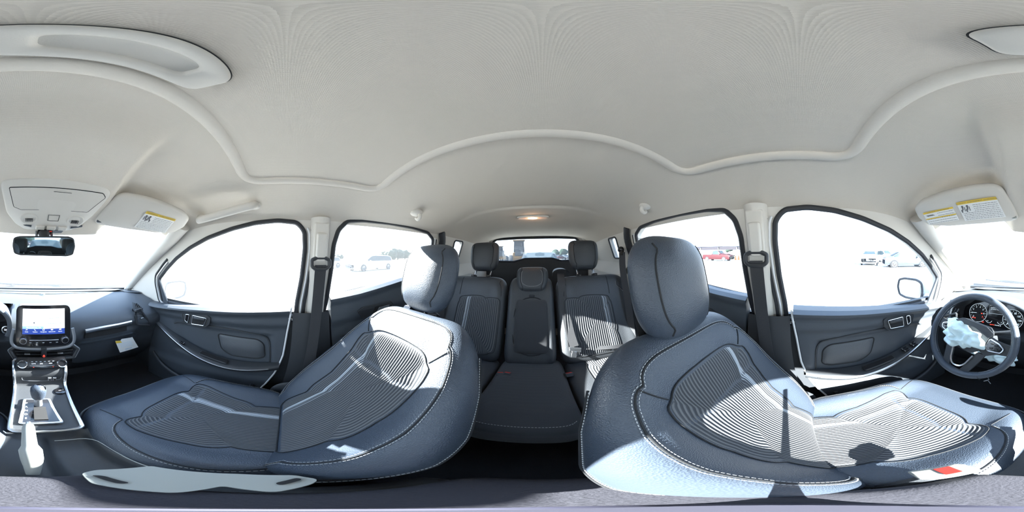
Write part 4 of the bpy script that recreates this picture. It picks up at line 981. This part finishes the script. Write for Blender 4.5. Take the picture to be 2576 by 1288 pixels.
# =====================================================================================
# OVERHEAD: console, mirror, visors, handles, lamp
# =====================================================================================
oc=empty('overhead_console',(0,.55,1.46),'cream overhead console with reading lamps above the mirror','overhead console')
OHn=Vector((0,.10,.23)).normalized()
OF=Frame((0.012,.437,1.512),(1,0,0),Vector((0,.917,-.399)),Vector((0,-.399,-.917)))
def oq(px,py): 
    return onpl(px,py,OF.o,OF.w)
def loc(p): d=p-OF.o; return d.dot(OF.u),d.dot(OF.v)
ol=[(-.150,-.012),(-.135,-.03),(0,-.036),(.135,-.03),(.165,-.005),(.162,.05),(.15,.12),(.125,.19),(.09,.23),(-.09,.23),(-.125,.19),(-.15,.12)]
L=smooth_loop([OF(a,b,.012) for a,b in ol],2,r=.03); cc=sum(L,Vector())/len(L)
m=MB(CREAM)
def ocf(a,b):
    q=L[int(round(a*len(L)))%len(L)]; k=[(1.0,-.022),(1.0,-.004),(.985,.004),(.95,.008),(.5,.010),(0.001,.012)][int(round(b*5))]
    return cc+(q-cc)*k[0]+OF.w*k[1]
m.grid(ocf,len(L),5,cu=True); m.build('console_shell',oc,ang=50)
lid=[(-.125,.0),(.135,-.004),(.150,.012),(.120,.095),(-.098,.100),(-.12,.085)]
ll=smooth_loop([OF(a,b,.0225) for a,b in lid],1)
MB(CREAM2).poly(ll,.005,-OF.w).build('glasses_lid',oc,bev=.0015)
MB(SEAM).tube([p-OF.w*.001 for p in ll],.0014,closed=True,seg=5).build('lid_gap',oc)
MB(SEAM).box(OF(.02,.012,.0235),(.05,.001,.001)).build('lid_seam',oc,smooth=False)
for x in (-.072,.092):
    c0=OF(x,.150,.020)
    g=MB(CREAM2); g.lathe(c0-OF.w*.0,OF.w,[(.032,0),(.030,.004),(.020,.001),(0.0001,-.003)],28); lo=g.build('reading_lamp',oc)
    for i in range(7): MB(SEAM).box(c0+OF.u*(-.012+.004*i)+OF.v*.006+OF.w*.004,(.0016,.018,.003),Matrix.Rotation(R(-23),3,'X')).build('lamp_slot',lo,smooth=False)
m=MB(CREAM2); m.box(OF(.012,.140,.022),(.034,.030,.006),Matrix.Rotation(R(-23.5),3,'X')); b_=m.build('lamp_switch',oc,bev=.003)
MB(SEAM).tube([OF(.012+a,.140+b,.0235) for a,b in ((-.019,-.017),(.019,-.017),(.019,.017),(-.019,.017))],.001,closed=True,seg=4).build('switch_gap',b_)
for x in (-.03,.012,.055): MB(CREAM).box(OF(x,.205,.022),(.034,.022,.010),Matrix.Rotation(R(-23.5),3,'X')).build('roof_button',oc,bev=.003)
for s in (1,-1): MB(PLA2).tube([OF(.012+s*.075,.200,.020),OF(.012+s*.12,.195,.012)],.010,seg=8,flat=(.5,1)).build('button_wing',oc)
MB([PLG]).poly(smooth_loop([OF(.012+a,.232+b,.022) for a,b in ((-.052,-.010),(.052,-.010),(.046,.010),(-.046,.010))],2),.012,-OF.w).build('airbag_indicator',oc,smooth=False)
text('AIRBAG OFF',(OF(-.003,.231,.0228),OF.u,-OF.v),.008,CLR,oc,'indicator_text')
# mirror
mi_=empty('rear_view_mirror',(0,.60,1.40),'black rear view mirror under the overhead console','mirror')
MB(PLA).tube([(0,.68,1.415),(.0,.655,1.395),(.0,.62,1.375),(0,.60,1.35)],lambda t:.030-.016*t,seg=12).build('mirror_mount',mi_)
MB(SILP).tube([(-.03,.665,1.41),(-.03,.64,1.378)],.006,seg=8).build('mount_cover',mi_)
MB(SILP).tube([(.03,.665,1.41),(.03,.64,1.378)],.006,seg=8).build('mount_cover',mi_)
mrot=Matrix.Rotation(R(-2.5),3,'Z')@Matrix.Rotation(R(2.5),3,'X')
MF=Frame((-.005,.588,1.338),mrot@Vector((1,0,0)),mrot@Vector((0,0,1)),mrot@Vector((0,-1,0)))
mo_=[(-.112,.0),(-.108,.026),(-.09,.031),(.09,.034),(.108,.028),(.113,0),(.106,-.028),(.085,-.034),(-.085,-.033),(-.106,-.027)]
L=smooth_loop([MF(a,b,0) for a,b in mo_],2); m=MB(PLA); cc2=sum(L,Vector())/len(L)
m.grid(lambda a,b:(lambda q,k:cc2+(q-cc2)*k[0]-MF.w*k[1])(L[int(round(a*len(L)))%len(L)],[(1,0),(1.0,.006),(.93,.018),(.7,.030),(.001,.034)][int(round(b*4))]),len(L),4,cu=True)
m.tube(L,.0035,closed=True,seg=6); m.build('mirror_housing',mi_)
MB(MIRR).poly([p+MF.w*.001 for p in L],.002,-MF.w).build('mirror_glass',mi_,smooth=False)
# visors
def visor(s,label):
    side='passenger' if s>0 else 'driver'
    v=empty('sun_visor',(s*.37,.52,1.48),label,'sun visor')
    class Sheet:
        # gently twisted visor surface between its four corners; x 0...385 outboard, y -.045...19 towards the windscreen
        c=[Vector((s*.205,.425,1.518)),Vector((s*.440,.318,1.468)),Vector((s*.185,.600,1.436)),Vector((s*.530,.475,1.402))]
        u=(c[1]-c[0]).normalized(); v=(c[2]-c[0]).normalized(); w=u.cross(v).normalized()*(-s if s*u.cross(v).z<0 else -s)
        if w.z>0: w=-w
        u=u*s
        u=Vector(u)
        def __call__(q,x,y,z):
            a,b=x/.385,(y+.045)/.235
            return q.c[0]*(1-a)*(1-b)+q.c[1]*a*(1-b)+q.c[2]*(1-a)*b+q.c[3]*a*b+q.w*z
    VF_=Sheet()
    ol=[(0,-.02),(.03,-.040),(.12,-.047),(.24,-.045),(.35,-.030),(.388,.0),(.392,.07),(.36,.145),(.28,.180),(.14,.190),(.02,.185),(-.005,.165),(-.008,.06)]
    L=smooth_loop([VF_(a,b,0) for a,b in ol],2,r=.03); c0=sum(L,Vector())/len(L)
    m=MB(CREAM2); pr=[(.001,-.012),(.9,-.012),(.975,-.008),(1,0),(.975,.008),(.90,.013),(.5,.015),(.001,.016)]
    m.grid(lambda a,b:(lambda q,k:c0+(q-c0)*k[0]+VF_.w*k[1])(L[int(round(a*len(L)))%len(L)],pr[int(round(b*7))]),len(L),7,cu=True); m.build('visor_body',v,ang=70)
    MB(PLA2 if s>0 else LGREY).box(VF_(.03,.158,.006),(.045,.012,.012)).build('visor_clip',v,bev=.003)
    MB(CREAM).tube([VF_(.34,.02,-.006),VF_(.345,.02,-.020),VF_(.345,.02,-.050)],.008,seg=8).build('visor_pivot',v)
    def lab(x0,x1,y0,y1,big):
        P=lambda a,b,o=.0172:VF_(lerp(x0,x1,a),lerp(y0,y1,b),o)
        lb=MB([PAPER,YEL]); lb.grid(lambda a,b:P(a,b,.0172),10,8,mi=lambda a,b:1 if b<.125 else 0); lb=lb.build('warning_label',v,smooth=False,label='white safety label with yellow heading')
        uu=VF_.u
        hd='WARNING  AVERTISSEMENT  ADVERTENCIA' if s<0 else 'WARNING  AVERTISSEMENT'
        if not big: hd='WARNING  ADVERTENCIA'
        text(hd,(P(.5,.065,.0178),(P(.9,.065)-P(.1,.065))*s,P(.5,0)-P(.5,.13)),((.0062 if s<0 else .0085) if big else .0062),INK,lb,'heading',off=.0)
        g=MB(INK)
        x00,x11=(0,1) if s>0 else (1,0)
        for i in range(9 if big else 5):
            yy=lerp(.22,.93,i/(8 if big else 4)); a0=.36 if (i<4 and big) else (.45 if not big and i<2 else .05)
            a=a0
            while a<.95:
                wd=.02+.05*random.random(); b=min(.96,a+wd); aa,bb=(a,b) if s>0 else (1-a,1-b)
                g.tube([P(aa,yy,.0177),P(bb,yy,.0177)],.00055,seg=4); a=b+.015
        g.build('small_print',lb,smooth=False,kind='stuff')
        if big:
            g=MB(INK)
            for cx in (.10,.22):
                ax=cx if s>0 else 1-cx
                g.cyl(P(ax,.22,.0176),P(ax,.22,.0183),.0035,10); g.tube([P(ax,.26,.0178),P(ax+.02,.38,.0178),P(ax+.05,.40,.0178),P(ax+.05,.50,.0178)],.0020,seg=5); g.tube([P(ax-.04,.26,.0178),P(ax-.03,.46,.0178)],.0012,seg=4)
            g.build('seat_symbol',lb,smooth=False)
        else:
            MB(YEL).grid(lambda a,b:P(a,.48+.08*b,.0177),8,1).build('yellow_band',lb,smooth=False)
            g=MB(INK)
            for i in range(4): g.box(P(.12+.06*i if s>0 else .88-.06*i,.30,.0178),(.004,.012,.001))
            g.build('seat_symbol',lb,smooth=False)
    if s>0: lab(.165,.315,.018,.150,True)
    else: lab(.045,.205,.012,.140,True); lab(.225,.355,.030,.125,False)
    return v
visor(1,'cream sun visor with one warning label above the passenger windscreen')
visor(-1,'cream sun visor with two warning labels above the driver windscreen')
# grab handle
gh=empty('grab_handle',(.54,.24,1.50),'cream grab handle on the roof edge above the passenger door','grab handle')
pts=[(.556,.362,1.475),(.528,.352,1.462),(.520,.325,1.462),(.516,.24,1.474),(.510,.165,1.487),(.507,.135,1.492),(.514,.118,1.497),(.545,.112,1.510)]
pts=[CAM+(Vector(p)-CAM)*.93 for p in pts]
MB(CREAM).tube(smooth_loop(pts,2,False),.0125,seg=12,flat=(1.15,.8)).build('handle_bar',gh)
for p_ in (CAM+(Vector((.556,.352,1.478))-CAM)*.94,CAM+(Vector((.546,.116,1.508))-CAM)*.94): MB(CREAM).ell(p_,(.016,.022,.016),14,8).build('handle_foot',gh)
# coat hooks
for s,y in ((1,-.606),(-1,-.634)):
    h=empty('coat_hook',(s*.475,y+.06,1.515),'small cream coat hook on the roof edge above the rear %s side window'%('passenger' if s>0 else 'driver'),'coat hook')
    p0=Vector((.470,-.545,1.516)) if s>0 else Vector((-.483,-.572,1.520))
    MB(CREAM).ell(p0,(.030,.030,.018),18,10).build('hook_base',h)
    MB(CREAM).tube(smooth_loop([p0+Vector((-s*.005,.0,0)),p0+Vector((-s*.022,.0,-.012)),p0+Vector((-s*.022,.0,-.030)),p0+Vector((-s*.008,0,-.036)),p0+Vector((0,.0,-.026))],2,False),.009,seg=10).build('hook',h)
# dome lamp
dl=empty('dome_lamp',(0,-1.03,1.545),'lit oval courtesy lamp in the roof lining above the rear bench','lamp')
zl=zc(0,-1.03)
def ov(rx,ry,z,n=40): return [Vector((-.002+rx*math.copysign(abs(math.cos(t))**.6,math.cos(t)),-1.03+ry*math.copysign(abs(math.sin(t))**.8,math.sin(t)),z)) for t in [2*PI*i/n for i in range(n)]]
MB(CREAM).tube(ov(.096,.030,zl-.004),.006,closed=True,seg=8).build('lamp_bezel',dl)
MB(LENS).poly(ov(.090,.026,zl-.006),.004,(0,0,-1)).build('lamp_lens',dl,smooth=False,label='peach coloured lens')
MB(LAMP).ell((0,-1.03,zl-.011),(.030,.014,.005),16,8).build('lamp_bulb',dl,label='glowing warm bulb area')
pl_=bpy.data.lights.new('dome_light','POINT'); pl_.energy=.05; pl_.color=(1,.62,.38); pl_.shadow_soft_size=.015
po_=bpy.data.objects.new('dome_light',pl_); po_.location=(0,-1.03,zl-.03); sc.collection.objects.link(po_)
# wipers
wp=empty('windscreen_wiper',(-.3,1.32,1.05),'black wiper resting at the foot of the windscreen on the driver side','wiper')
MB(SEAL).tube([(-.62,1.28,1.085),(-.45,1.31,1.072),(-.30,1.33,1.066),(.1,1.345,1.060),(.3,1.345,1.056)],.006,seg=6).build('wiper_blade',wp)
MB(SEAL).tube([(-.50,1.31,1.080),(-.40,1.325,1.078),(-.2,1.35,1.06)],.010,seg=6).build('wiper_arm',wp)
# small item resting on the dash top
MB(SILP).ell((.03,1.0,1.064),(.012,.008,.004),12,6).build('light_sensor',dash)
# =====================================================================================
# OUTSIDE
# =====================================================================================
def car(loc,head,kind,col,label,group=None,L=4.6,Wd=1.8,H=1.6,name='parked_car',damaged=False):
    xf=Matrix.Translation(loc)@Matrix.Rotation(head,4,'Z')
    nm={'suv':'parked_car','sedan':'parked_sedan','pickup':'pickup_truck'}[kind]
    o=empty(nm,loc,label,'truck' if kind=='pickup' else 'car',group)
    inv=o
    if max(col)<.5 or max(col)-min(col)>.1: col=tuple(c*.16 for c in col)
    paint=mat('paint_%d_%d_%d'%tuple(int(c*1000) for c in col),col,.5,spec=.2)
    gm=mat('car_glass',(.020,.030,.036),.5,spec=.1)
    h=H; z0=.28
    if kind=='suv': roof=[(-.50,.50),(-.485,.62),(-.44,.90),(-.36,.98),(.02,1.0),(.10,.965),(.24,.66),(.40,.60),(.48,.53),(.50,.42)]; belt=.60; g0,g1=-.46,.235
    elif kind=='sedan': roof=[(-.50,.48),(-.48,.66),(-.36,.70),(-.20,.97),(.02,1.0),(.09,.975),(.24,.67),(.42,.58),(.49,.50),(.50,.40)]; belt=.64; g0,g1=-.35,.235
    else: roof=[(-.50,.50),(-.49,.60),(-.14,.60),(-.13,.62),(-.10,.95),(.02,1.0),(.10,.97),(.19,.66),(.40,.60),(.49,.56),(.50,.40)]; belt=.60; g0,g1=-.13,.19
    N=60
    def body(a,b):
        xx=lerp(-.5,.5,a); rz=interp(roof,xx)*h; bz=min(belt*h,rz); taper=1-.10*abs(2*xx)**4
        w2=Wd/2*taper
        k=b*12; i=int(round(k)); 
        sec=[(-1.0*w2*.93,z0),(-w2,z0+.15),(-w2,bz*.8),(-w2*.97,bz),(-w2*.80 if rz>bz+.02 else -w2*.93,lerp(bz,rz,.92) if rz>bz+.02 else rz),(-w2*.6 if rz>bz+.02 else -w2*.6,rz),(0,rz+.02)]
        sec=sec+[(-x,z) for x,z in sec[:-1][::-1]]
        y,z=sec[i]; return Vector((xx*L,y,z))
    m=MB(paint); m.grid(body,N,12); m.box((0,0,z0),(L*.96,Wd*.9,.06)); m.build('body',inv,xf=xf,ang=35)
    # side windows
    for s in (1,-1):
        g=MB(gm); n=16
        def gw(a,b):
            xx=lerp(g0+.035,g1-.03,a); rz=interp(roof,xx)*h-.07; bz=belt*h+.03; t=b; z=lerp(bz,max(bz+.001,rz),t); taper=1-.10*abs(2*xx)**4
            w2=Wd/2*taper; rzz=interp(roof,xx)*h; wy=lerp(w2*.97,w2*.80,min(1,(z-belt*h)/max(.02,(lerp(belt*h,rzz,.92)-belt*h))))+.012
            return Vector((xx*L,s*wy,z))
        g.grid(gw,n,3,flip=s>0); g.build('side_window',inv,xf=xf,smooth=False)
    # windscreens
    def scr(x0,x1):
        def f(a,b):
            xx=lerp(x0,x1,b); rz=interp(roof,xx)*h; taper=1-.10*abs(2*xx)**4; w2=Wd/2*taper*lerp(.92,.66,sm(belt,1,rz/h)); return Vector((xx*L,(a*2-1)*w2*.92,rz+.032))
        MB(gm).grid(f,6,5,flip=False).build('windscreen',inv,xf=xf,smooth=False)
    if kind=='suv': scr(.225,.105); scr(-.47,-.40)
    elif kind=='sedan': scr(.23,.095); scr(-.34,-.21)
    else: scr(.18,.105)
    # wheels
    for sx in (.31,-.31):
        for sy in (1,-1):
            c=Vector((sx*L,sy*(Wd/2-.10),.33)); ay=Vector((0,sy,0))
            w_=MB(TYRE); w_.lathe(c-ay*.02,ay,[(.20,0),(.33,0),(.34,.03),(.34,.10),(.32,.135),(.23,.135),(.22,.11)],28); wo=w_.build('wheel',inv,xf=xf)
            r_=MB([ALLOY,DARK]); r_.cyl(c+ay*.06,c+ay*.075,.225,20,mi=1); r_.cyl(c+ay*.08,c+ay*.125,.05,12)
            for k in range(5):
                t=2*PI*k/5; d=Vector((math.cos(t),0,math.sin(t))); r_.tube([c+ay*.11+d*.03,c+ay*.11+d*.22],.026,seg=6)
            r_.tube([c+ay*.115+Vector((math.cos(2*PI*k/24),0,math.sin(2*PI*k/24)))*.222 for k in range(24)],.016,closed=True,seg=6); r_.build('rim',wo,xf=xf)
            MB(DARK).lathe(c-ay*.01,ay,[(.40,.105),(.34,.112),(.34,.09)],24).build('wheel_arch',inv,xf=xf)
    MB(mat('lamp_clear',(.7,.75,.8),.15)).box((L*.485,Wd*.36,h*.44),(.12,.30,.12)).build('headlamp',inv,xf=xf,bev=.02)
    MB(MT['lamp_clear']).box((L*.485,-Wd*.36,h*.44),(.12,.30,.12)).build('headlamp',inv,xf=xf,bev=.02)
    MB(RED).box((-L*.485,Wd*.40,h*.52),(.10,.20,.14)).build('tail_lamp',inv,xf=xf,bev=.02)
    MB(RED).box((-L*.485,-Wd*.40,h*.52),(.10,.20,.14)).build('tail_lamp',inv,xf=xf,bev=.02)
    for s in (1,-1): MB(paint).ell((.175*L,s*(Wd/2+.10),belt*h+.04),(.07,.11,.08),12,8).build('wing_mirror',inv,xf=xf)
    MB(SEAL).box((L*.497,0,h*.33),(.04,Wd*.55,.16)).build('grille',inv,xf=xf,bev=.01)
    if damaged:
        g=MB(mat('wreck_dark',(.012,.012,.012),.8,spec=.1))
        for i in range(9): g.box((L*.5+.05+random.random()*.15,(random.random()-.5)*Wd*.8,.35+random.random()*.6),(.25,.12+.2*random.random(),.08),Matrix.Rotation(random.random()*2,3,'X')@Matrix.Rotation(random.random(),3,'Y'))
        g.build('crumpled_front',inv,xf=xf,label='crumpled exposed front end')
        MB(paint).box((L*.36,0,h*.68),(L*.24,Wd*.8,.05),Matrix.Rotation(R(8),3,'Y')).build('bent_bonnet',inv,xf=xf)
    return o
def gpt(px,py): p=AZ(px,py,0); return p
# white SUV seen through the rear passenger side window (front wheel 912, rear wheel 976)
a,b=gpt(914,683),gpt(976,677.5); d=(a-b); hd=math.atan2(d.y,d.x); mid=(a+b)/2
k=4.7*.62/d.length
off=Vector((d.y,-d.x,0)).normalized()*-.85
if (mid+off-CAM).length<(mid-CAM).length: off=-off
car((mid.x+off.x,mid.y+off.y,0),hd,'suv',(.60,.62,.64),'white five door car seen through the rear passenger window',L=d.length/.62,Wd=1.85,H=1.68)
p=gpt(850,675); car((p.x+1.5,p.y+1.2,0),hd+.15,'suv',(.62,.63,.65),'white car half hidden by the passenger side belt pillar, only a wheel clear',L=4.5,H=1.6)
car((.05,-7.6,0),PI/2,'sedan',(.20,.22,.24),'grey sedan facing us just behind the rear window',L=4.7,H=1.47,Wd=1.8)
p=gpt(1822,656.5); q=gpt(1770,655.5)
d=(p-q); hd2=math.atan2(d.y,d.x)
car((p.x-d.normalized().x*1.75-.8,p.y-d.normalized().y*1.75,0),hd2,'pickup',(.20,.035,.045),'dark red pickup with smashed front seen past the driver headrest',L=5.6,H=1.85,Wd=1.95,damaged=True)
p=gpt(1868,652); car((p.x-9,p.y+5,0),hd2+1.3,'suv',(.45,.10,.08),'small red damaged car beyond the smashed pickup',L=4.4,H=1.5,damaged=True)
# faint cars past the driver window
p=gpt(2280,671); car((p.x,p.y,0),1.2,'sedan',(.25,.32,.42),'bluish damaged sedan beyond the driver door mirror',L=4.6,H=1.5,damaged=True)
p=gpt(2300,668); car((p.x-4,p.y+9,0),.4,'suv',(.62,.62,.64),'pale car far ahead behind the bluish damaged sedan',L=4.6)
p=gpt(2190,665); car((p.x,p.y,0),2.6,'sedan',(.62,.62,.63),'white sedan far off through the driver window',L=4.7)
p=gpt(2222,659); car((p.x,p.y,0),.3,'pickup',(.60,.61,.62),'white pickup far off through the driver window',L=5.4,H=1.8)
# rows of far cars behind
cols=[(.30,.05,.05),(.25,.27,.30),(.55,.56,.58),(.12,.13,.16),(.45,.46,.48),(.20,.24,.30),(.40,.10,.08),(.55,.55,.55)]
words=['red','grey','silver','black','pale grey','blue-grey','brick red','white']
pos=[1405,1422,1440,1456,1268,1150,1142,1386]
for i,(px,cc_) in enumerate(zip(pos,cols)):
    dd=52+3*(i%3); az=(px-1288)/2576*2*PI; dv=M3@Vector((math.sin(az),math.cos(az),0)); 
    car((CAM.x+dv.x*dd,CAM.y+dv.y*dd,0),random.random()*3,'suv' if i%2 else 'sedan',cc_,'far %s car, %s'%(words[i],['left of the middle of the rear window view','just right of the red one in the rear window view','third along the row in the rear window view','at the end of the row beside the driver side rear headrest','beside the wheel loaders','deeper one seen in the passenger quarter window','nearer one seen in the passenger quarter window','just past the grey sedan roof'][i]),group='far cars behind the yard')
# wheel loaders
def loader(px,dd,label,face=0):
    az=(px-1288)/2576*2*PI; dv=M3@Vector((math.sin(az),math.cos(az),0)); P0=Vector((CAM.x+dv.x*dd,CAM.y+dv.y*dd,0))
    o=empty('wheel_loader',P0,label,'wheel loader'); xf=Matrix.Translation(P0)@Matrix.Rotation(math.atan2(-dv.y,-dv.x)+face,4,'Z')
    Y_=mat('loader_yellow',(.085,.045,.010),.6,spec=.1); G=mat('loader_grey',(.015,.016,.018),.7,spec=.1)
    MB(Y_).box((0,0,1.35),(3.2,1.7,.9),taper=.94).box((1.4,0,1.0),(.5,2.4,.45)).build('body',o,xf=xf,bev=.06)
    MB(G).box((1.45,0,1.95),(.25,1.05,1.2)).build('radiator_grille',o,xf=xf,bev=.03)
    gr=MB(ALLOY)
    for i in range(7): gr.box((1.60,0,1.50+i*.15),(.04,.95,.03))
    gr.build('grille_bars',o,xf=xf,smooth=False)
    MB(G).box((-.2,0,2.6),(1.4,1.45,1.5),taper=.9).build('cab',o,xf=xf,bev=.05); MB(Y_).box((-.2,0,3.42),(1.6,1.6,.14)).build('cab_roof',o,xf=xf,bev=.04)
    for sx in (1.15,-1.5):
        for sy in (1,-1):
            c=Vector((sx,sy*1.05,.75)); MB([TYRE,Y_]).lathe(c-Vector((0,.25*sy,0)),(0,sy,0),[(.35,0),(.72,0),(.75,.06),(.75,.44),(.70,.5),(.40,.5)],24).cyl(c,c+Vector((0,sy*.2,0)),.38,16,mi=1).build('wheel',o,xf=xf)
    MB(G).cyl((.8,.35,1.8),(.8,.35,3.0),.06,10).build('exhaust',o,xf=xf)
    MB(Y_).tube([(-1.6,.5,1.6),(-2.6,.5,1.2),(-3.2,.5,.6)],.14,seg=6).tube([(-1.6,-.5,1.6),(-2.6,-.5,1.2),(-3.2,-.5,.6)],.14,seg=6).build('lift_arm',o,xf=xf)
    MB(Y_).box((-3.5,0,.6),(.8,2.6,.9),taper=.8).build('bucket',o,xf=xf,bev=.05)
    return o
loader(1306,22,'yellow wheel loader with dark rear grille seen through the rear window',0)
loader(1256,34,'second wheel loader, more orange, partly behind the passenger side rear headrest',.35)
# carport past the driver headrest
cpz=empty('carport',(-42,-26,0),'long dark roofed carport on white posts beyond the red pickup','carport')
A=Vector((-46,-12,3.1)); B=Vector((-40,-38,3.1))
n_=5
for i in range(n_):
    a=A.lerp(B,i/n_); b=A.lerp(B,(i+.92)/n_); dv=(b-a).normalized(); pr=Vector((dv.y,-dv.x,0))*3
    MB(G_:=mat('carport_roof',(.022,.02,.024),.8,spec=.1)).poly([a-pr,b-pr,b+pr+Vector((0,0,.5)),a+pr+Vector((0,0,.5))],.8,(0,0,-1)).build('roof_section',cpz,smooth=False)
    MB(WHITE).box((a.x+pr.x*.9,a.y+pr.y*.9,1.6),(.22,.22,3.2)).build('post',cpz); MB(WHITE).box((a.x-pr.x*.9,a.y-pr.y*.9,1.5),(.22,.22,3.0)).build('post',cpz)
# traffic cones beside the wreck
for i,px in enumerate((1850,1858)):
    p=gpt(px,654); c=empty('traffic_cone',p,'orange cone near the smashed pickup, %s of the pair'%('nearer the pickup' if i==0 else 'farther from the pickup'),'cone','cones by the pickup')
    OR=mat('cone_orange',(.12,.02,.006),.6,spec=.1); MB([OR]).cyl(p+Vector((0,0,.05)),p+Vector((0,0,1.0)),.22,14,r2=.05).build('cone',c); MB(OR).box(p+Vector((0,0,.03)),(.55,.55,.06)).build('base',c); MB(WHITE).cyl(p+Vector((0,0,.5)),p+Vector((0,0,.65)),.135,14,r2=.11).build('band',c)
# trees on the horizon
def tree(px,dd,hh,wd,label,group='trees on the horizon'):
    az=(px-1288)/2576*2*PI; dv=M3@Vector((math.sin(az),math.cos(az),0)); P0=Vector((CAM.x+dv.x*dd,CAM.y+dv.y*dd,0))
    o=empty('tree',P0,label,'tree',group); m=MB(mat('tree_green',(.016,.026,.018),.9,spec=.1))
    for i in range(7):
        c=P0+Vector(((random.random()-.5)*wd,(random.random()-.5)*wd,hh*(.55+.3*random.random())-.0)); r_=wd*(.22+.15*random.random())
        k=len(m.v); m.ell(c,(r_,r_,r_*.8),10,7)
        m.v[k:]=[tuple(Vector(v)+Vector(noise.noise_vector(Vector(v)*.6))*r_*.35) for v in m.v[k:]]
    m.build('foliage',o); MB(mat('bark',(.10,.08,.06),.9)).cyl(P0,P0+Vector((0,0,hh*.5)),wd*.06,8).build('trunk',o)
for i,(px,hh,wd) in enumerate(((985,5.5,9),(1000,6,10),(1018,5.5,9),(960,5,7),(1240,5,9),(1410,4.5,8),(1835,6,5),(852,3.8,8))):
    tree(px,95+16*(i%4),hh,wd,'hazy green tree on the horizon, '+['just past the rear of the white five door car','second past the white five door car','half behind the front passenger headrest','above the roof of the white five door car','between the wheel loader and the headrest','behind the row of far cars','beside the end of the carport','past the belt pillar on the passenger side'][i])

# lettering becomes plain mesh
bpy.context.view_layer.update(); dg=bpy.context.evaluated_depsgraph_get()
for o in TEXTS:
    me=bpy.data.meshes.new_from_object(o.evaluated_get(dg)); nm=o.name; cu_=o.data; par=o.parent; mpi=o.matrix_parent_inverse.copy(); mb_=o.matrix_basis.copy(); lb=o.get('label')
    bpy.data.objects.remove(o); n=bpy.data.objects.new(nm,me); me.name=nm; sc.collection.objects.link(n); n.parent=par; n.matrix_parent_inverse=mpi; n.matrix_basis=mb_
    if lb: n['label']=lb
